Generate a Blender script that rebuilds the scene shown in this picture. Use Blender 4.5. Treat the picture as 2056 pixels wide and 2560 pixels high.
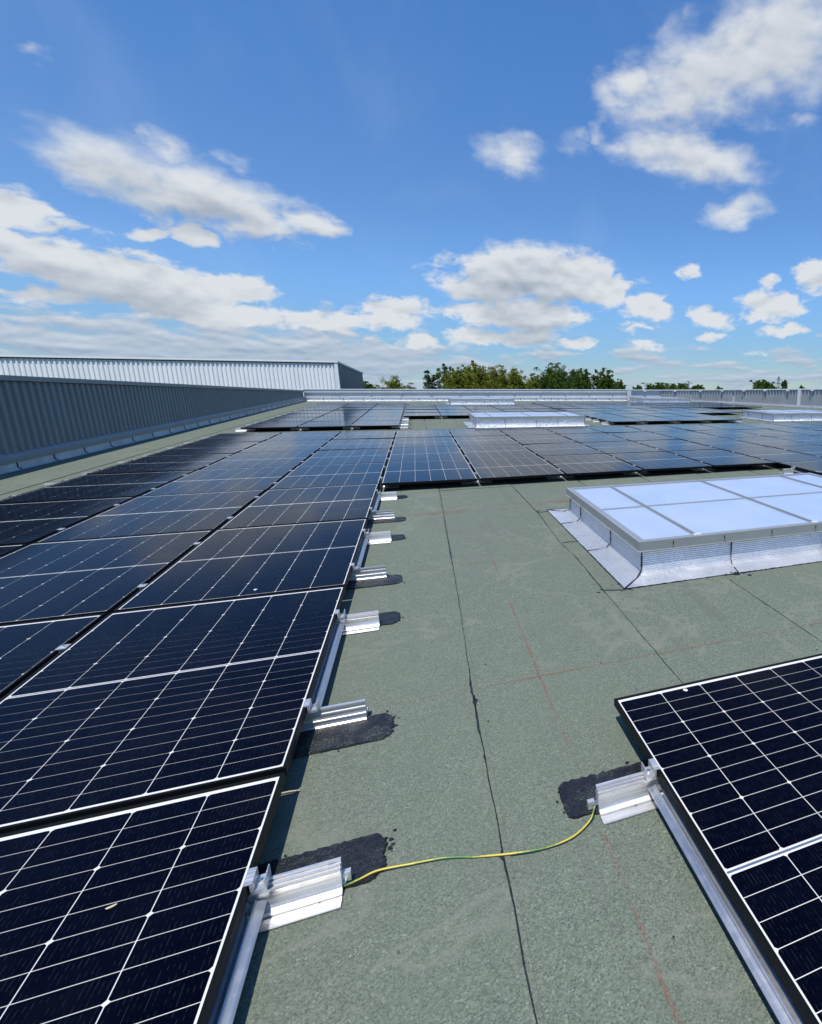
import bpy, bmesh, math, random
from mathutils import Matrix, Vector
random.seed(7)
R_ = math.radians
sc = bpy.context.scene
for o in list(bpy.data.objects):
    bpy.data.objects.remove(o)
COL = sc.collection

# ------------------------------------------------------------------ frames
# Roof things are written in the frame of the roof (z = 0 on the felt, y up the slope) and then
# turned by M, because the roof rises about two degrees away from the viewer.
_u = Vector((-0.0048, 0.0344, 1.0)).normalized()
_x = (Vector((1, 0, 0)) - _u * _u.x).normalized()
_y = _u.cross(_x)
M3 = Matrix((_x, _y, _u))
M = M3.to_4x4()
HP = 0.115                      # top of the panels above the felt

# ------------------------------------------------------------------ camera
F_PX, W_PX = 1363.243, 2056.0
yaw, pit, rol = -0.39752, -0.24008, -0.0152
cy_, sy_ = math.cos(yaw), math.sin(yaw)
Rz = Matrix(((cy_, -sy_, 0), (sy_, cy_, 0), (0, 0, 1)))
Rx = Matrix(((1, 0, 0), (0, math.cos(pit), -math.sin(pit)), (0, math.sin(pit), math.cos(pit))))
Ry = Matrix(((math.cos(rol), 0, math.sin(rol)), (0, 1, 0), (-math.sin(rol), 0, math.cos(rol))))
RR = Rz @ Rx @ Ry
right, fwd, up = RR.col[0], RR.col[1], RR.col[2]
CM = Matrix((right, up, -fwd)).transposed().to_4x4()
CM.translation = Vector((0.5012, -0.1276, 1.2862 + HP))
cam = bpy.data.cameras.new('camera')
camo = bpy.data.objects.new('camera', cam)
COL.objects.link(camo)
camo.matrix_world = M @ CM
cam.sensor_fit = 'HORIZONTAL'
cam.sensor_width = 36.0
cam.lens = F_PX / W_PX * 36.0
cam.shift_x = -592.4 / W_PX
cam.clip_start = 0.05
cam.clip_end = 8000
sc.camera = camo

# ------------------------------------------------------------------ sun, exposure
SUN_TO = Vector((-0.184, -0.350, 0.919)).normalized()
sun = bpy.data.lights.new('sun', 'SUN')
sun.energy = 4.8
sun.angle = R_(0.55)
sun.color = (1.0, 0.955, 0.89)
suno = bpy.data.objects.new('sun', sun)
COL.objects.link(suno)
suno.rotation_euler = SUN_TO.to_track_quat('Z', 'Y').to_euler()
suno.location = (-30, -50, 120)
sc.view_settings.view_transform = 'Standard'
sc.view_settings.look = 'None'
sc.view_settings.exposure = 0.0
sc.view_settings.gamma = 1.0
sc.view_settings.use_curve_mapping = False
sc.cycles.max_bounces = 6
sc.cycles.diffuse_bounces = 3
sc.cycles.glossy_bounces = 3
sc.cycles.transparent_max_bounces = 6
sc.cycles.caustics_reflective = False
sc.cycles.caustics_refractive = False

# ------------------------------------------------------------------ node helper
class NT:
    def __init__(s, tree):
        s.t = tree; s.n = tree.nodes; s.l = tree.links
        s.n.clear()
    def node(s, typ, **kw):
        n = s.n.new(typ)
        for k, v in kw.items():
            setattr(n, k, v)
        return n
    def put(s, sock, v):
        if v is None: return
        if isinstance(v, bpy.types.NodeSocket): s.l.new(v, sock)
        else:
            if isinstance(v, (tuple, list)) and len(v) == 3 and sock.type == 'RGBA': v = (*v, 1)
            sock.default_value = v
    def math(s, op, a, b=None, c=None, clamp=False):
        n = s.node('ShaderNodeMath', operation=op, use_clamp=clamp)
        s.put(n.inputs[0], a); s.put(n.inputs[1], b); s.put(n.inputs[2], c)
        return n.outputs[0]
    def ramp(s, v, lo, hi, a=0.0, b=1.0, smooth=True):
        n = s.node('ShaderNodeMapRange', interpolation_type='SMOOTHSTEP' if smooth else 'LINEAR')
        s.put(n.inputs[0], v); s.put(n.inputs[1], lo); s.put(n.inputs[2], hi); s.put(n.inputs[3], a); s.put(n.inputs[4], b)
        return n.outputs[0]
    def mix(s, f, a, b, typ='MIX'):
        n = s.node('ShaderNodeMix', data_type='RGBA', blend_type=typ)
        s.put(n.inputs[0], f); s.put(n.inputs[6], a); s.put(n.inputs[7], b)
        return n.outputs[2]
    def noise(s, vec, scale, detail=3, rough=0.5, dist=0.0, dim='3D', out=0):
        n = s.node('ShaderNodeTexNoise', noise_dimensions=dim)
        s.put(n.inputs['Vector'], vec); s.put(n.inputs['Scale'], scale); s.put(n.inputs['Detail'], detail)
        s.put(n.inputs['Roughness'], rough); s.put(n.inputs['Distortion'], dist)
        return n.outputs[out]
    def vmath(s, op, a, b=None, scale=None):
        n = s.node('ShaderNodeVectorMath', operation=op)
        s.put(n.inputs[0], a); s.put(n.inputs[1], b)
        if scale is not None: s.put(n.inputs['Scale'], scale)
        return n.outputs['Value'] if op in ('LENGTH', 'DOT_PRODUCT') else n.outputs[0]
    def xyz(s, x, y, z):
        n = s.node('ShaderNodeCombineXYZ')
        s.put(n.inputs[0], x); s.put(n.inputs[1], y); s.put(n.inputs[2], z)
        return n.outputs[0]
    def sep(s, v):
        n = s.node('ShaderNodeSeparateXYZ'); s.put(n.inputs[0], v)
        return n.outputs

# ------------------------------------------------------------------ sky
CLOUDS = [(-18.58, 15.11, 4.44, 1.93, -15.8, 1, 1), (-13.68, 14.81, 5.7, 2.21, -9.8, 1, 1), (-7.44, 14.27, 2.76, 1.21, -14.1, 0.95, 1), (-15.44, 17.12, 1.78, 1.24, -4.5, 0.8, 0), (-20.46, 15.85, 2.51, 1.43, -4.9, 0.75, 0), (-11.38, 17.06, 1.27, 0.85, -23.9, 0.6, 0), (-15.14, 12.17, 1.41, 0.95, -15.5, 0.95, 0), (-17.36, 11.87, 1.41, 0.55, 9.2, 0.55, 0), (-24.38, 12.08, 1.41, 1.28, -16.4, 0.9, 0), (-21.51, 20.99, 0.82, 0.53, -8.3, 0.5, 0), (-22.72, 11.37, 2.7, 0.78, 0.3, 0.5, 0), (-22.85, 9.39, 4.52, 1.67, -7.6, 1, 1), (-18.98, 8.38, 6.02, 1.73, -6.1, 1, 1), (-12.79, 8.51, 3.05, 1.4, -3.7, 0.95, 0), (-14.33, 6.59, 5.93, 1.08, -1.6, 0.9, 0), (-24.03, 6.72, 2.49, 0.8, -0.3, 0.7, 0), (-7.18, 6.47, 6.34, 0.94, -0.1, 0.75, 0), (28.5, 26.72, 8.88, 3.29, 14.0, 1, 1), (34.82, 28.02, 5.67, 4.14, 14.5, 1, 1), (20.99, 25.95, 3.27, 1.48, 8.4, 0.9, 0), (23.39, 24.49, 4.42, 1.11, 2.4, 0.75, 0), (26.59, 20.74, 6.73, 1.87, -8.9, 1, 1), (20.38, 21.67, 2.26, 1.18, 0.2, 0.6, 0), (31.39, 16.56, 3.2, 1.29, 14.5, 0.85, 0), (36.18, 22.77, 2.45, 0.7, -5.5, 0.5, 0), (10.02, 20.81, 3.04, 1.57, -2.9, 0.85, 0), (15.89, 21.56, 1.68, 1.77, 1.9, 0.42, 0), (18.17, 23.34, 1.3, 1.42, 1.2, 0.45, 0), (10.59, 11.32, 7.7, 2.62, 1.4, 1.05, 1), (15.19, 12.06, 4.26, 1.7, -3.6, 1, 0), (6.46, 10.11, 3.37, 1.38, 9.9, 0.95, 0), (17.09, 10.44, 5.5, 1.38, -7.0, 0.95, 0), (10.79, 7.6, 6.24, 1.4, 1.0, 1, 1), (5.6, 8.15, 3.33, 1.0, 2.1, 0.7, 0), (-1.04, 7.83, 3.78, 1.31, 2.9, 0.85, 0), (-1.84, 6.43, 3.06, 0.76, 2.5, 0.8, 0), (8.03, 5.7, 6.96, 1.12, 1.0, 0.7, 0), (0.74, 4.96, 2.11, 0.79, 1.7, 0.7, 0), (22.51, 8.65, 2.46, 1.3, -0.3, 1, 0), (27.23, 11.73, 1.75, 0.78, -1.3, 0.75, 0), (28.95, 7.48, 2.56, 0.93, -8.6, 0.8, 0), (34.74, 8.43, 3.19, 1.38, -2.2, 1, 0), (38.88, 10.7, 2.51, 1.39, -3.4, 0.9, 0), (33.88, 10.59, 1.13, 0.78, -2.3, 0.55, 0), (36.16, 6.38, 2.25, 0.67, -1.8, 0.75, 0), (21.38, 6.6, 2.4, 0.68, -0.2, 0.6, 0), (22.58, 5.0, 2.42, 0.62, -0.3, 0.55, 0), (15.36, 5.06, 2.39, 0.61, 0.4, 0.7, 0), (29.78, 5.78, 2.56, 0.38, -1.0, 0.5, 0), (33.37, 4.2, 2.32, 0.38, -1.0, 0.45, 0)]
world = bpy.data.worlds.new('World')
sc.world = world
world.use_nodes = True
world.cycles.sampling_method = 'MANUAL'
world.cycles.sample_map_resolution = 512
W = NT(world.node_tree)
SKY_STRENGTH = 0.1
tc = W.node('ShaderNodeTexCoord').outputs['Generated']
sx, sy, sz = W.sep(tc)
az = W.math('MULTIPLY', W.math('ARCTAN2', sx, sy), 57.29578)
el = W.math('MULTIPLY', W.math('ARCSINE', sz), 57.29578)
ae = W.xyz(az, el, 0.0)
# billowing: warp the angles with two noises
w1 = W.noise(W.vmath('MULTIPLY', ae, (0.17, 0.34, 1)), 1.0, 2.0, 0.5, out=1)
w2 = W.noise(W.vmath('MULTIPLY', ae, (0.62, 1.05, 1)), 1.0, 3.0, 0.55, out=1)
wv = W.vmath('ADD', W.vmath('MULTIPLY', W.vmath('SUBTRACT', w1, (0.5, 0.5, 0.5)), (4.0, 1.6, 0)),
             W.vmath('MULTIPLY', W.vmath('SUBTRACT', w2, (0.5, 0.5, 0.5)), (2.0, 1.3, 0)))
aw = W.vmath('ADD', ae, wv)
def blobs(vec, which):
    acc = None
    for (ca, ce, ra, rb, ang, wgt, big) in CLOUDS:
        if which and not big: continue
        m = W.node('ShaderNodeMapping', vector_type='TEXTURE')
        W.put(m.inputs[0], vec)
        m.inputs['Location'].default_value = (ca, ce, 0)
        m.inputs['Rotation'].default_value = (0, 0, R_(ang))
        m.inputs['Scale'].default_value = (ra * 1.5, rb * 1.5, 1)
        g = W.node('ShaderNodeTexGradient', gradient_type='SPHERICAL')
        W.put(g.inputs[0], m.outputs[0])
        v = g.outputs['Fac'] if wgt >= 0.99 else W.math('MULTIPLY', g.outputs['Fac'], wgt)
        acc = v if acc is None else W.math('MAXIMUM', acc, v)
    return acc
f0 = blobs(aw, False)
f1 = blobs(W.vmath('ADD', aw, (0.0, 1.6, 0)), True)
fn = W.noise(W.vmath('MULTIPLY', ae, (0.30, 0.56, 1)), 1.0, 3.6, 0.46)
fnu = W.noise(W.vmath('MULTIPLY', W.vmath('ADD', ae, (0.0, 0.75, 0)), (0.30, 0.56, 1)), 1.0, 2.6, 0.46)
fn2 = W.noise(W.vmath('MULTIPLY', aw, (1.1, 1.7, 1)), 1.0, 3.0, 0.55)
fld = W.math('ADD', W.math('ADD', f0, W.math('MULTIPLY', W.math('SUBTRACT', fn, 0.5), 0.95)), W.math('MULTIPLY', W.math('SUBTRACT', fn2, 0.5), W.ramp(el, 17.0, 11.0, 0.12, 0.50)))
d_big = W.math('MULTIPLY', W.ramp(fld, W.ramp(el, 11.0, 17.0, 0.20, 0.08), W.ramp(el, 11.0, 17.0, 0.50, 0.86), 0.0, 0.97), W.ramp(f0, 0.02, 0.24))
# a flat cloud deck that thins out overhead and crowds towards the horizon, all round
lz = W.math('MULTIPLY', W.math('LOGARITHM', W.math('ADD', W.math('MAXIMUM', sz, 0.0), 0.06), 2.718282), 5.2)
pl = W.xyz(W.math('MULTIPLY', az, 0.20), lz, 0.0)
pn = W.noise(pl, 1.0, 5.0, 0.52, 0.25)
pnb = W.noise(W.vmath('ADD', pl, (0.0, 0.22, 0)), 1.0, 3.5, 0.52, 0.25)
left = W.ramp(az, 16.0, -14.0)
th = W.math('SUBTRACT', W.ramp(el, 1.0, 10.0, 0.40, 0.74), W.math('MULTIPLY', left, W.ramp(el, 11.0, 5.5, 0.0, 0.17)))
d_low = W.math('MULTIPLY', W.ramp(W.math('SUBTRACT', pn, th), 0.0, 0.15), W.ramp(el, 0.0, 3.0, 0.86, 0.92))
# thin high veil
vl = W.noise(W.vmath('MULTIPLY', ae, (0.07, 0.05, 1)), 1.0, 4.0, 0.55, 0.9)
d_veil = W.ramp(vl, 0.45, 0.85, 0.0, 0.22)
# cloud light: bright crowns, grey undersides
sh_big = W.math('ADD', W.ramp(f1, 0.10, 0.80, 0.0, 0.62), W.math('MULTIPLY', W.math('SUBTRACT', fnu, fn), 1.5), clamp=True)
sh_big = W.math('MULTIPLY', sh_big, W.ramp(el, 12.0, 19.0, 1.0, 0.45))
c_big = W.mix(sh_big, (7.3, 7.65, 8.0), (3.3, 3.95, 4.85))
sh_low = W.math('ADD', 0.50, W.math('MULTIPLY', W.math('SUBTRACT', pnb, pn), 3.4), clamp=True)
c_low = W.mix(sh_low, W.mix(W.ramp(el, 1.0, 7.0), (5.2, 6.1, 7.3), (6.8, 7.2, 7.7)), (3.3, 4.3, 5.7))
sky = W.node('ShaderNodeTexSky', sky_type='NISHITA')
sky.sun_disc = False
sky.sun_elevation = math.asin(SUN_TO.z)
sky.sun_rotation = math.atan2(SUN_TO.x, SUN_TO.y)
sky.altitude = 50
sky.air_density = 1.0
sky.dust_density = 0.0
sky.ozone_density = 2.0
sk = W.mix(1.0, sky.outputs[0], W.mix(W.ramp(el, 0.0, 12.0), (0.50, 0.66, 0.86), W.mix(W.ramp(el, 13.0, 32.0), (0.76, 1.09, 1.46), (0.73, 1.23, 1.74))), 'MULTIPLY')
c = W.mix(d_veil, sk, (4.6, 5.8, 7.6))
c = W.mix(d_low, c, c_low)
c = W.mix(d_big, c, c_big)
bg = W.node('ShaderNodeBackground')
W.put(bg.inputs[0], c); W.put(bg.inputs[1], SKY_STRENGTH)
wo = W.node('ShaderNodeOutputWorld')
W.l.new(bg.outputs[0], wo.inputs[0])

# ------------------------------------------------------------------ mesh helpers
class MB:
    def __init__(s): s.v = []; s.f = []; s.m = []
    def face(s, pts, m=0):
        i = len(s.v); s.v += [tuple(p) for p in pts]; s.f.append(list(range(i, i + len(pts)))); s.m.append(m)
    def box(s, x0, x1, y0, y1, z0, z1, m=0):
        i = len(s.v)
        s.v += [(x0,y0,z0),(x1,y0,z0),(x1,y1,z0),(x0,y1,z0),(x0,y0,z1),(x1,y0,z1),(x1,y1,z1),(x0,y1,z1)]
        for f in ((0,3,2,1),(4,5,6,7),(0,1,5,4),(1,2,6,5),(2,3,7,6),(3,0,4,7)):
            s.f.append([i + j for j in f]); s.m.append(m)
        return s
    def extrude_x(s, prof, x0, x1, m=0, caps=True):          # closed profile of (y, z)
        i = len(s.v); n = len(prof)
        s.v += [(x0, y, z) for y, z in prof] + [(x1, y, z) for y, z in prof]
        for j in range(n):
            kk = (j + 1) % n
            s.f.append([i + j, i + kk, i + n + kk, i + n + j]); s.m.append(m)
        if caps:
            s.f.append([i + j for j in range(n)][::-1]); s.m.append(m)
            s.f.append([i + n + j for j in range(n)]); s.m.append(m)
        return s
    def cyl(s, c, r, h, n=10, m=0):
        i = len(s.v)
        for z in (c[2], c[2] + h):
            s.v += [(c[0] + r * math.cos(2*math.pi*j/n), c[1] + r * math.sin(2*math.pi*j/n), z) for j in range(n)]
        for j in range(n):
            s.f.append([i+j, i+(j+1)%n, i+n+(j+1)%n, i+n+j]); s.m.append(m)
        s.f.append([i+n+j for j in range(n)]); s.m.append(m)
        return s
    def tube(s, pts, rads, n=7, m=0):
        i = len(s.v); pts = [Vector(p) for p in pts]
        for j, p in enumerate(pts):
            d = (pts[min(j+1, len(pts)-1)] - pts[max(j-1, 0)]).normalized()
            a = d.cross(Vector((0.31, 0.17, 0.93)))
            if a.length < 1e-3: a = d.cross(Vector((1, 0, 0)))
            a.normalize(); b = d.cross(a)
            r = rads[j] if isinstance(rads, (list, tuple)) else rads
            s.v += [tuple(p + (a*math.cos(2*math.pi*t/n) + b*math.sin(2*math.pi*t/n))*r) for t in range(n)]
        for j in range(len(pts)-1):
            for t in range(n):
                a0 = i + j*n + t; a1 = i + j*n + (t+1) % n
                s.f.append([a0, a1, a1+n, a0+n]); s.m.append(m(j, t) if callable(m) else m)
        return s
    def mesh(s, name, mats, smooth=False):
        me = bpy.data.meshes.new(name)
        me.from_pydata(s.v, [], s.f)
        for mt in (mats if isinstance(mats, (list, tuple)) else [mats]): me.materials.append(mt)
        me.polygons.foreach_set('material_index', s.m)
        if smooth: me.polygons.foreach_set('use_smooth', [True]*len(s.f))
        me.update()
        return me
ROOF = []
def obj(name, me, parent=None, loc=None, rot=None, roof=True):
    o = bpy.data.objects.new(name, me); COL.objects.link(o)
    if parent is not None: o.parent = parent
    elif roof: ROOF.append(o)
    if loc is not None: o.location = loc
    if rot is not None: o.rotation_euler = rot
    return o
def tag(o, label=None, cat=None, group=None, kind=None):
    if label: o['label'] = label
    if cat: o['category'] = cat
    if group: o['group'] = group
    if kind: o['kind'] = kind
    return o
def thing(name, label, cat, loc=(0,0,0), group=None, me=None, rot=None, roof=True):
    return tag(obj(name, me, None, loc, rot, roof), label, cat, group)
def child(name, mb, mats, parent, smooth=False, **kw):
    return obj(name, mb.mesh(name, mats, smooth), parent, **kw)
ORD = ['first','second','third','fourth','fifth','sixth','seventh','eighth','ninth','tenth','eleventh','twelfth',
       'thirteenth','fourteenth','fifteenth','sixteenth','seventeenth','eighteenth','nineteenth','twentieth']

# ------------------------------------------------------------------ materials
def mat(name):
    m = bpy.data.materials.new(name); m.use_nodes = True
    return m, NT(m.node_tree)
def finish(N, shader, disp=None):
    o = N.node('ShaderNodeOutputMaterial'); N.l.new(shader, o.inputs[0])
def pbr(N, col, rough=0.5, metal=0.0, bump=None, strength=0.3, dist=0.002, spec=0.5):
    p = N.node('ShaderNodeBsdfPrincipled')
    N.put(p.inputs['Base Color'], col); N.put(p.inputs['Roughness'], rough); N.put(p.inputs['Metallic'], metal)
    N.put(p.inputs['Specular IOR Level'], spec)
    if bump is not None:
        b = N.node('ShaderNodeBump'); N.put(b.inputs['Strength'], strength); N.put(b.inputs['Distance'], dist)
        N.put(b.inputs['Height'], bump); N.l.new(b.outputs[0], p.inputs['Normal'])
    return p.outputs[0]
def oc(N): return N.node('ShaderNodeTexCoord').outputs['Object']
def wp(N): return N.node('ShaderNodeNewGeometry').outputs['Position']
def simple(name, col, rough=0.5, metal=0.0, var=0.0, scale=8.0, spec=0.5):
    m, N = mat(name)
    c = (*col, 1)
    if var:
        n = N.noise(wp(N), scale, 4, 0.6)
        c = N.mix(N.ramp(n, 0.3, 0.7), tuple(x*(1-var) for x in col), tuple(min(1, x*(1+var)) for x in col))
    finish(N, pbr(N, c, rough, metal, spec=spec)); return m

def felt_material():
    m, N = mat('green mineral felt')
    p = wp(N)
    info = N.node('ShaderNodeObjectInfo').outputs['Random']
    vo = N.node('ShaderNodeTexVoronoi'); N.put(vo.inputs['Vector'], p); N.put(vo.inputs['Scale'], 210.0)
    g = N.sep(vo.outputs['Color'])[0]
    fine = N.noise(p, 260, 3, 0.8)
    mid = N.noise(p, 9, 5, 0.62)
    big = N.noise(p, 0.55, 4, 0.55)
    c = N.mix(g, (0.030, 0.045, 0.036), (0.250, 0.292, 0.240))
    c = N.mix(N.ramp(fine, 0.42, 0.62), c, N.mix(0.62, c, (0.285, 0.325, 0.262)))
    c = N.mix(N.ramp(g, 0.95, 1.0, 0, 0.6), c, (0.42, 0.46, 0.40))
    c = N.mix(N.ramp(mid, 0.30, 0.72, 0.30, 0.0), c, (0.115, 0.150, 0.118))
    c = N.mix(N.ramp(big, 0.32, 0.70, 0.0, 0.45), c, (0.180, 0.215, 0.165))
    stain = N.noise(N.vmath('MULTIPLY', p, (1.0, 0.35, 1)), 1.7, 6, 0.62, 0.6)
    c = N.mix(N.ramp(stain, 0.52, 0.74, 0.0, 0.50), c, (0.150, 0.158, 0.150))
    pond = N.math('ABSOLUTE', N.math('SUBTRACT', N.noise(p, 0.9, 4, 0.6, 0.4), 0.56))
    c = N.mix(N.ramp(pond, 0.020, 0.0, 0.0, 0.42), c, (0.27, 0.275, 0.235))
    trail = N.noise(N.vmath('MULTIPLY', p, (6.0, 0.5, 1)), 1.0, 5, 0.65)
    c = N.mix(N.ramp(trail, 0.54, 0.74, 0.0, 0.34), c, (0.115, 0.125, 0.115))
    spots = N.noise(p, 21, 2, 0.5)
    c = N.mix(N.ramp(spots, 0.76, 0.79, 0, 0.8), c, (0.05, 0.055, 0.05))
    c = N.mix(N.math('MULTIPLY', info, 0.30), c, (0.150, 0.162, 0.130))
    c = N.mix(1.0, c, (0.785, 0.795, 0.74), 'MULTIPLY')
    h = N.math('ADD', g, N.math('MULTIPLY', mid, 1.5))
    finish(N, pbr(N, c, 0.86, 0, h, 0.55, 0.0022, 0.35))
    return m
def bitumen_material(name='black bitumen', gran=0.25):
    m, N = mat(name)
    p = wp(N)
    n = N.noise(p, 60, 5, 0.65)
    g = N.noise(p, 230, 3, 0.7)
    b = N.noise(p, 14, 3, 0.6)
    c = N.mix(n, (0.0045, 0.005, 0.0065), (0.017, 0.018, 0.021))
    f = N.math('MULTIPLY', N.ramp(g, 0.52, 0.66), N.ramp(b, 0.42, 0.62, 0.0, gran))
    c = N.mix(f, c, (0.24, 0.27, 0.22))
    r = N.ramp(n, 0.3, 0.7, 0.26, 0.58)
    br = N.noise(N.vmath('MULTIPLY', p, (14, 70, 30)), 1.0, 4, 0.6)
    hh = N.math('ADD', N.math('MULTIPLY', n, 0.7), br)
    finish(N, pbr(N, c, r, 0, hh, 0.45, 0.008)); return m
def chalk_material():
    m, N = mat('red chalk dust')
    p = wp(N)
    n = N.noise(p, 150, 3, 0.75); b = N.noise(p, 2.2, 3, 0.6)
    xx = N.sep(oc(N))[0]
    core = N.ramp(N.math('ABSOLUTE', xx), 0.010, 0.001)
    f = N.math('MULTIPLY', N.math('MULTIPLY', N.ramp(n, 0.40, 0.66), core), N.ramp(b, 0.36, 0.66, 0.05, 0.75))
    p1 = pbr(N, (0.36, 0.075, 0.06), 0.95, spec=0.1)
    t = N.node('ShaderNodeBsdfTransparent')
    mx = N.node('ShaderNodeMixShader'); N.put(mx.inputs[0], f); N.l.new(t.outputs[0], mx.inputs[1]); N.l.new(p1, mx.inputs[2])
    finish(N, mx.outputs[0]); return m
def smear_material():
    m, N = mat('red chalk smear')
    p = wp(N)
    n = N.noise(p, 120, 3, 0.75); b = N.noise(N.vmath('MULTIPLY', p, (0.8, 3.0, 1)), 2.0, 4, 0.6)
    xy = N.sep(oc(N))
    core = N.ramp(N.math('ABSOLUTE', xy[0]), 0.20, 0.02)
    f = N.math('MULTIPLY', N.math('MULTIPLY', N.ramp(n, 0.35, 0.7), core), N.ramp(b, 0.40, 0.66, 0.0, 0.55))
    p1 = pbr(N, (0.30, 0.12, 0.085), 0.95, spec=0.1)
    t = N.node('ShaderNodeBsdfTransparent')
    mx = N.node('ShaderNodeMixShader'); N.put(mx.inputs[0], f); N.l.new(t.outputs[0], mx.inputs[1]); N.l.new(p1, mx.inputs[2])
    finish(N, mx.outputs[0]); return m
def aluminium(name, col=(0.80, 0.81, 0.82), rough=0.34, streak=(90, 3, 90), metal=0.72):
    m, N = mat(name)
    p = oc(N)
    n = N.noise(N.vmath('MULTIPLY', p, streak), 1.0, 4, 0.6)
    d = N.noise(p, 30, 4, 0.6)
    c = N.mix(N.ramp(n, 0.3, 0.7), tuple(x*0.86 for x in col), col)
    c = N.mix(N.ramp(d, 0.60, 0.72, 0, 0.40), c, tuple(x*0.55 for x in col))
    sm = N.noise(wp(N), 75, 4, 0.7)
    c = N.mix(N.ramp(sm, 0.66, 0.74, 0, 0.7), c, (0.06, 0.06, 0.065))
    r = N.math('ADD', N.ramp(n, 0.3, 0.7, rough*0.8, rough*1.25), N.ramp(d, 0.4, 0.7, 0, 0.10))
    finish(N, pbr(N, c, r, metal, n, 0.08, 0.001)); return m
def foil_material(name, axis):
    # embossed aluminium faced flashing: fine ridges run along the curb
    m, N = mat(name)
    p = wp(N)
    q = oc(N)
    s = N.sep(q)
    zz = N.math('ADD', s[2], N.math('MULTIPLY', s[1] if axis == 'x' else s[0], 1.0))
    wob = N.math('MULTIPLY', N.math('SUBTRACT', N.noise(p, 3.0, 3, 0.5), 0.5), 0.010)
    rid = N.math('SINE', N.math('MULTIPLY', N.math('ADD', zz, wob), 2*math.pi/0.0155))
    cr = N.noise(p, 45, 4, 0.65)
    br = N.noise(p, 5, 3, 0.55)
    h = N.math('ADD', N.math('MULTIPLY', rid, 0.5), N.math('ADD', N.math('MULTIPLY', cr, 0.9), N.math('MULTIPLY', br, 3.0)))
    c = N.mix(N.ramp(cr, 0.35, 0.7), (0.74, 0.75, 0.77), (0.86, 0.87, 0.88))
    c = N.mix(N.ramp(rid, 0.55, 1.0, 0, 0.30), c, (0.36, 0.37, 0.39))
    dirt = N.noise(p, 11, 5, 0.65)
    c = N.mix(N.ramp(dirt, 0.56, 0.74, 0, 0.35), c, (0.42, 0.42, 0.42))
    finish(N, pbr(N, c, N.ramp(br, 0.3, 0.7, 0.24, 0.42), 0.62, h, 0.75, 0.004)); return m
def steel_sheet(name, col, metal=0.25, rough=0.45, var=0.10):
    m, N = mat(name)
    p = wp(N)
    n = N.noise(N.vmath('MULTIPLY', p, (1.5, 1.5, 0.25)), 1.3, 5, 0.6)
    f = N.noise(p, 14, 4, 0.65)
    c = N.mix(N.ramp(n, 0.3, 0.7), tuple(x*(1-var) for x in col), tuple(x*(1+var) for x in col))
    c = N.mix(N.ramp(f, 0.60, 0.78, 0, 0.25), c, tuple(x*0.7 for x in col))
    finish(N, pbr(N, c, rough, metal)); return m
def cell_material():
    m, N = mat('blue black solar cell')
    x, y, z = N.sep(oc(N))
    t = N.math('FRACT', N.math('DIVIDE', N.math('ADD', x, 10*0.1835 + 0.00573), 0.1835/16))
    line = N.math('LESS_THAN', N.math('ABSOLUTE', N.math('SUBTRACT', t, 0.5)), 0.028)
    dash = N.noise(wp(N), 55, 2, 0.5)
    ln = N.math('MULTIPLY', line, N.ramp(dash, 0.45, 0.62, 0.0, 0.36))
    r = N.node('ShaderNodeObjectInfo').outputs['Random']
    base = N.mix(r, (0.0008, 0.0009, 0.0045), (0.0010, 0.0014, 0.0065))
    c = N.mix(ln, base, (0.10, 0.11, 0.14))
    finish(N, pbr(N, c, 0.6, 0.0, spec=0.0)); return m
def glass_material():
    m, N = mat('anti reflective solar glass')
    fr = N.node('ShaderNodeFresnel'); N.put(fr.inputs[0], 1.16)
    p = wp(N)
    dust = N.noise(p, 3.0, 5, 0.6)
    g = N.node('ShaderNodeBsdfGlossy'); N.put(g.inputs['Color'], (0.93, 0.96, 1.0, 1))
    N.put(g.inputs['Roughness'], N.ramp(dust, 0.3, 0.7, 0.085, 0.14))
    t = N.node('ShaderNodeBsdfTransparent')
    mx = N.node('ShaderNodeMixShader'); N.l.new(fr.outputs[0], mx.inputs[0]); N.l.new(t.outputs[0], mx.inputs[1]); N.l.new(g.outputs[0], mx.inputs[2])
    d = N.node('ShaderNodeBsdfDiffuse'); N.put(d.inputs[0], (0.42, 0.44, 0.46, 1))
    m2 = N.node('ShaderNodeMixShader')
    specks = N.noise(p, 95, 3, 0.7)
    N.put(m2.inputs[0], N.math('ADD', N.ramp(dust, 0.4, 0.85, 0.0, 0.006), N.ramp(specks, 0.76, 0.82, 0.0, 0.07)))
    N.l.new(mx.outputs[0], m2.inputs[1]); N.l.new(d.outputs[0], m2.inputs[2])
    finish(N, m2.outputs[0]); return m
def opal_material():
    m, N = mat('opal polycarbonate glazing')
    p = wp(N)
    n = N.noise(p, 2.0, 4, 0.55); f = N.noise(p, 60, 3, 0.6)
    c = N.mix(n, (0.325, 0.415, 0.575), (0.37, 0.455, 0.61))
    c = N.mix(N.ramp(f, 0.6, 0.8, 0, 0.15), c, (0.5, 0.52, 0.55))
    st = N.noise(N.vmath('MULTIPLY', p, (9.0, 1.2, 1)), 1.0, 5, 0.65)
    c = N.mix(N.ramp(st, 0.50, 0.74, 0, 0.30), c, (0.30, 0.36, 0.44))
    finish(N, pbr(N, c, N.ramp(n, 0.35, 0.65, 0.22, 0.42), 0.0)); return m
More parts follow.
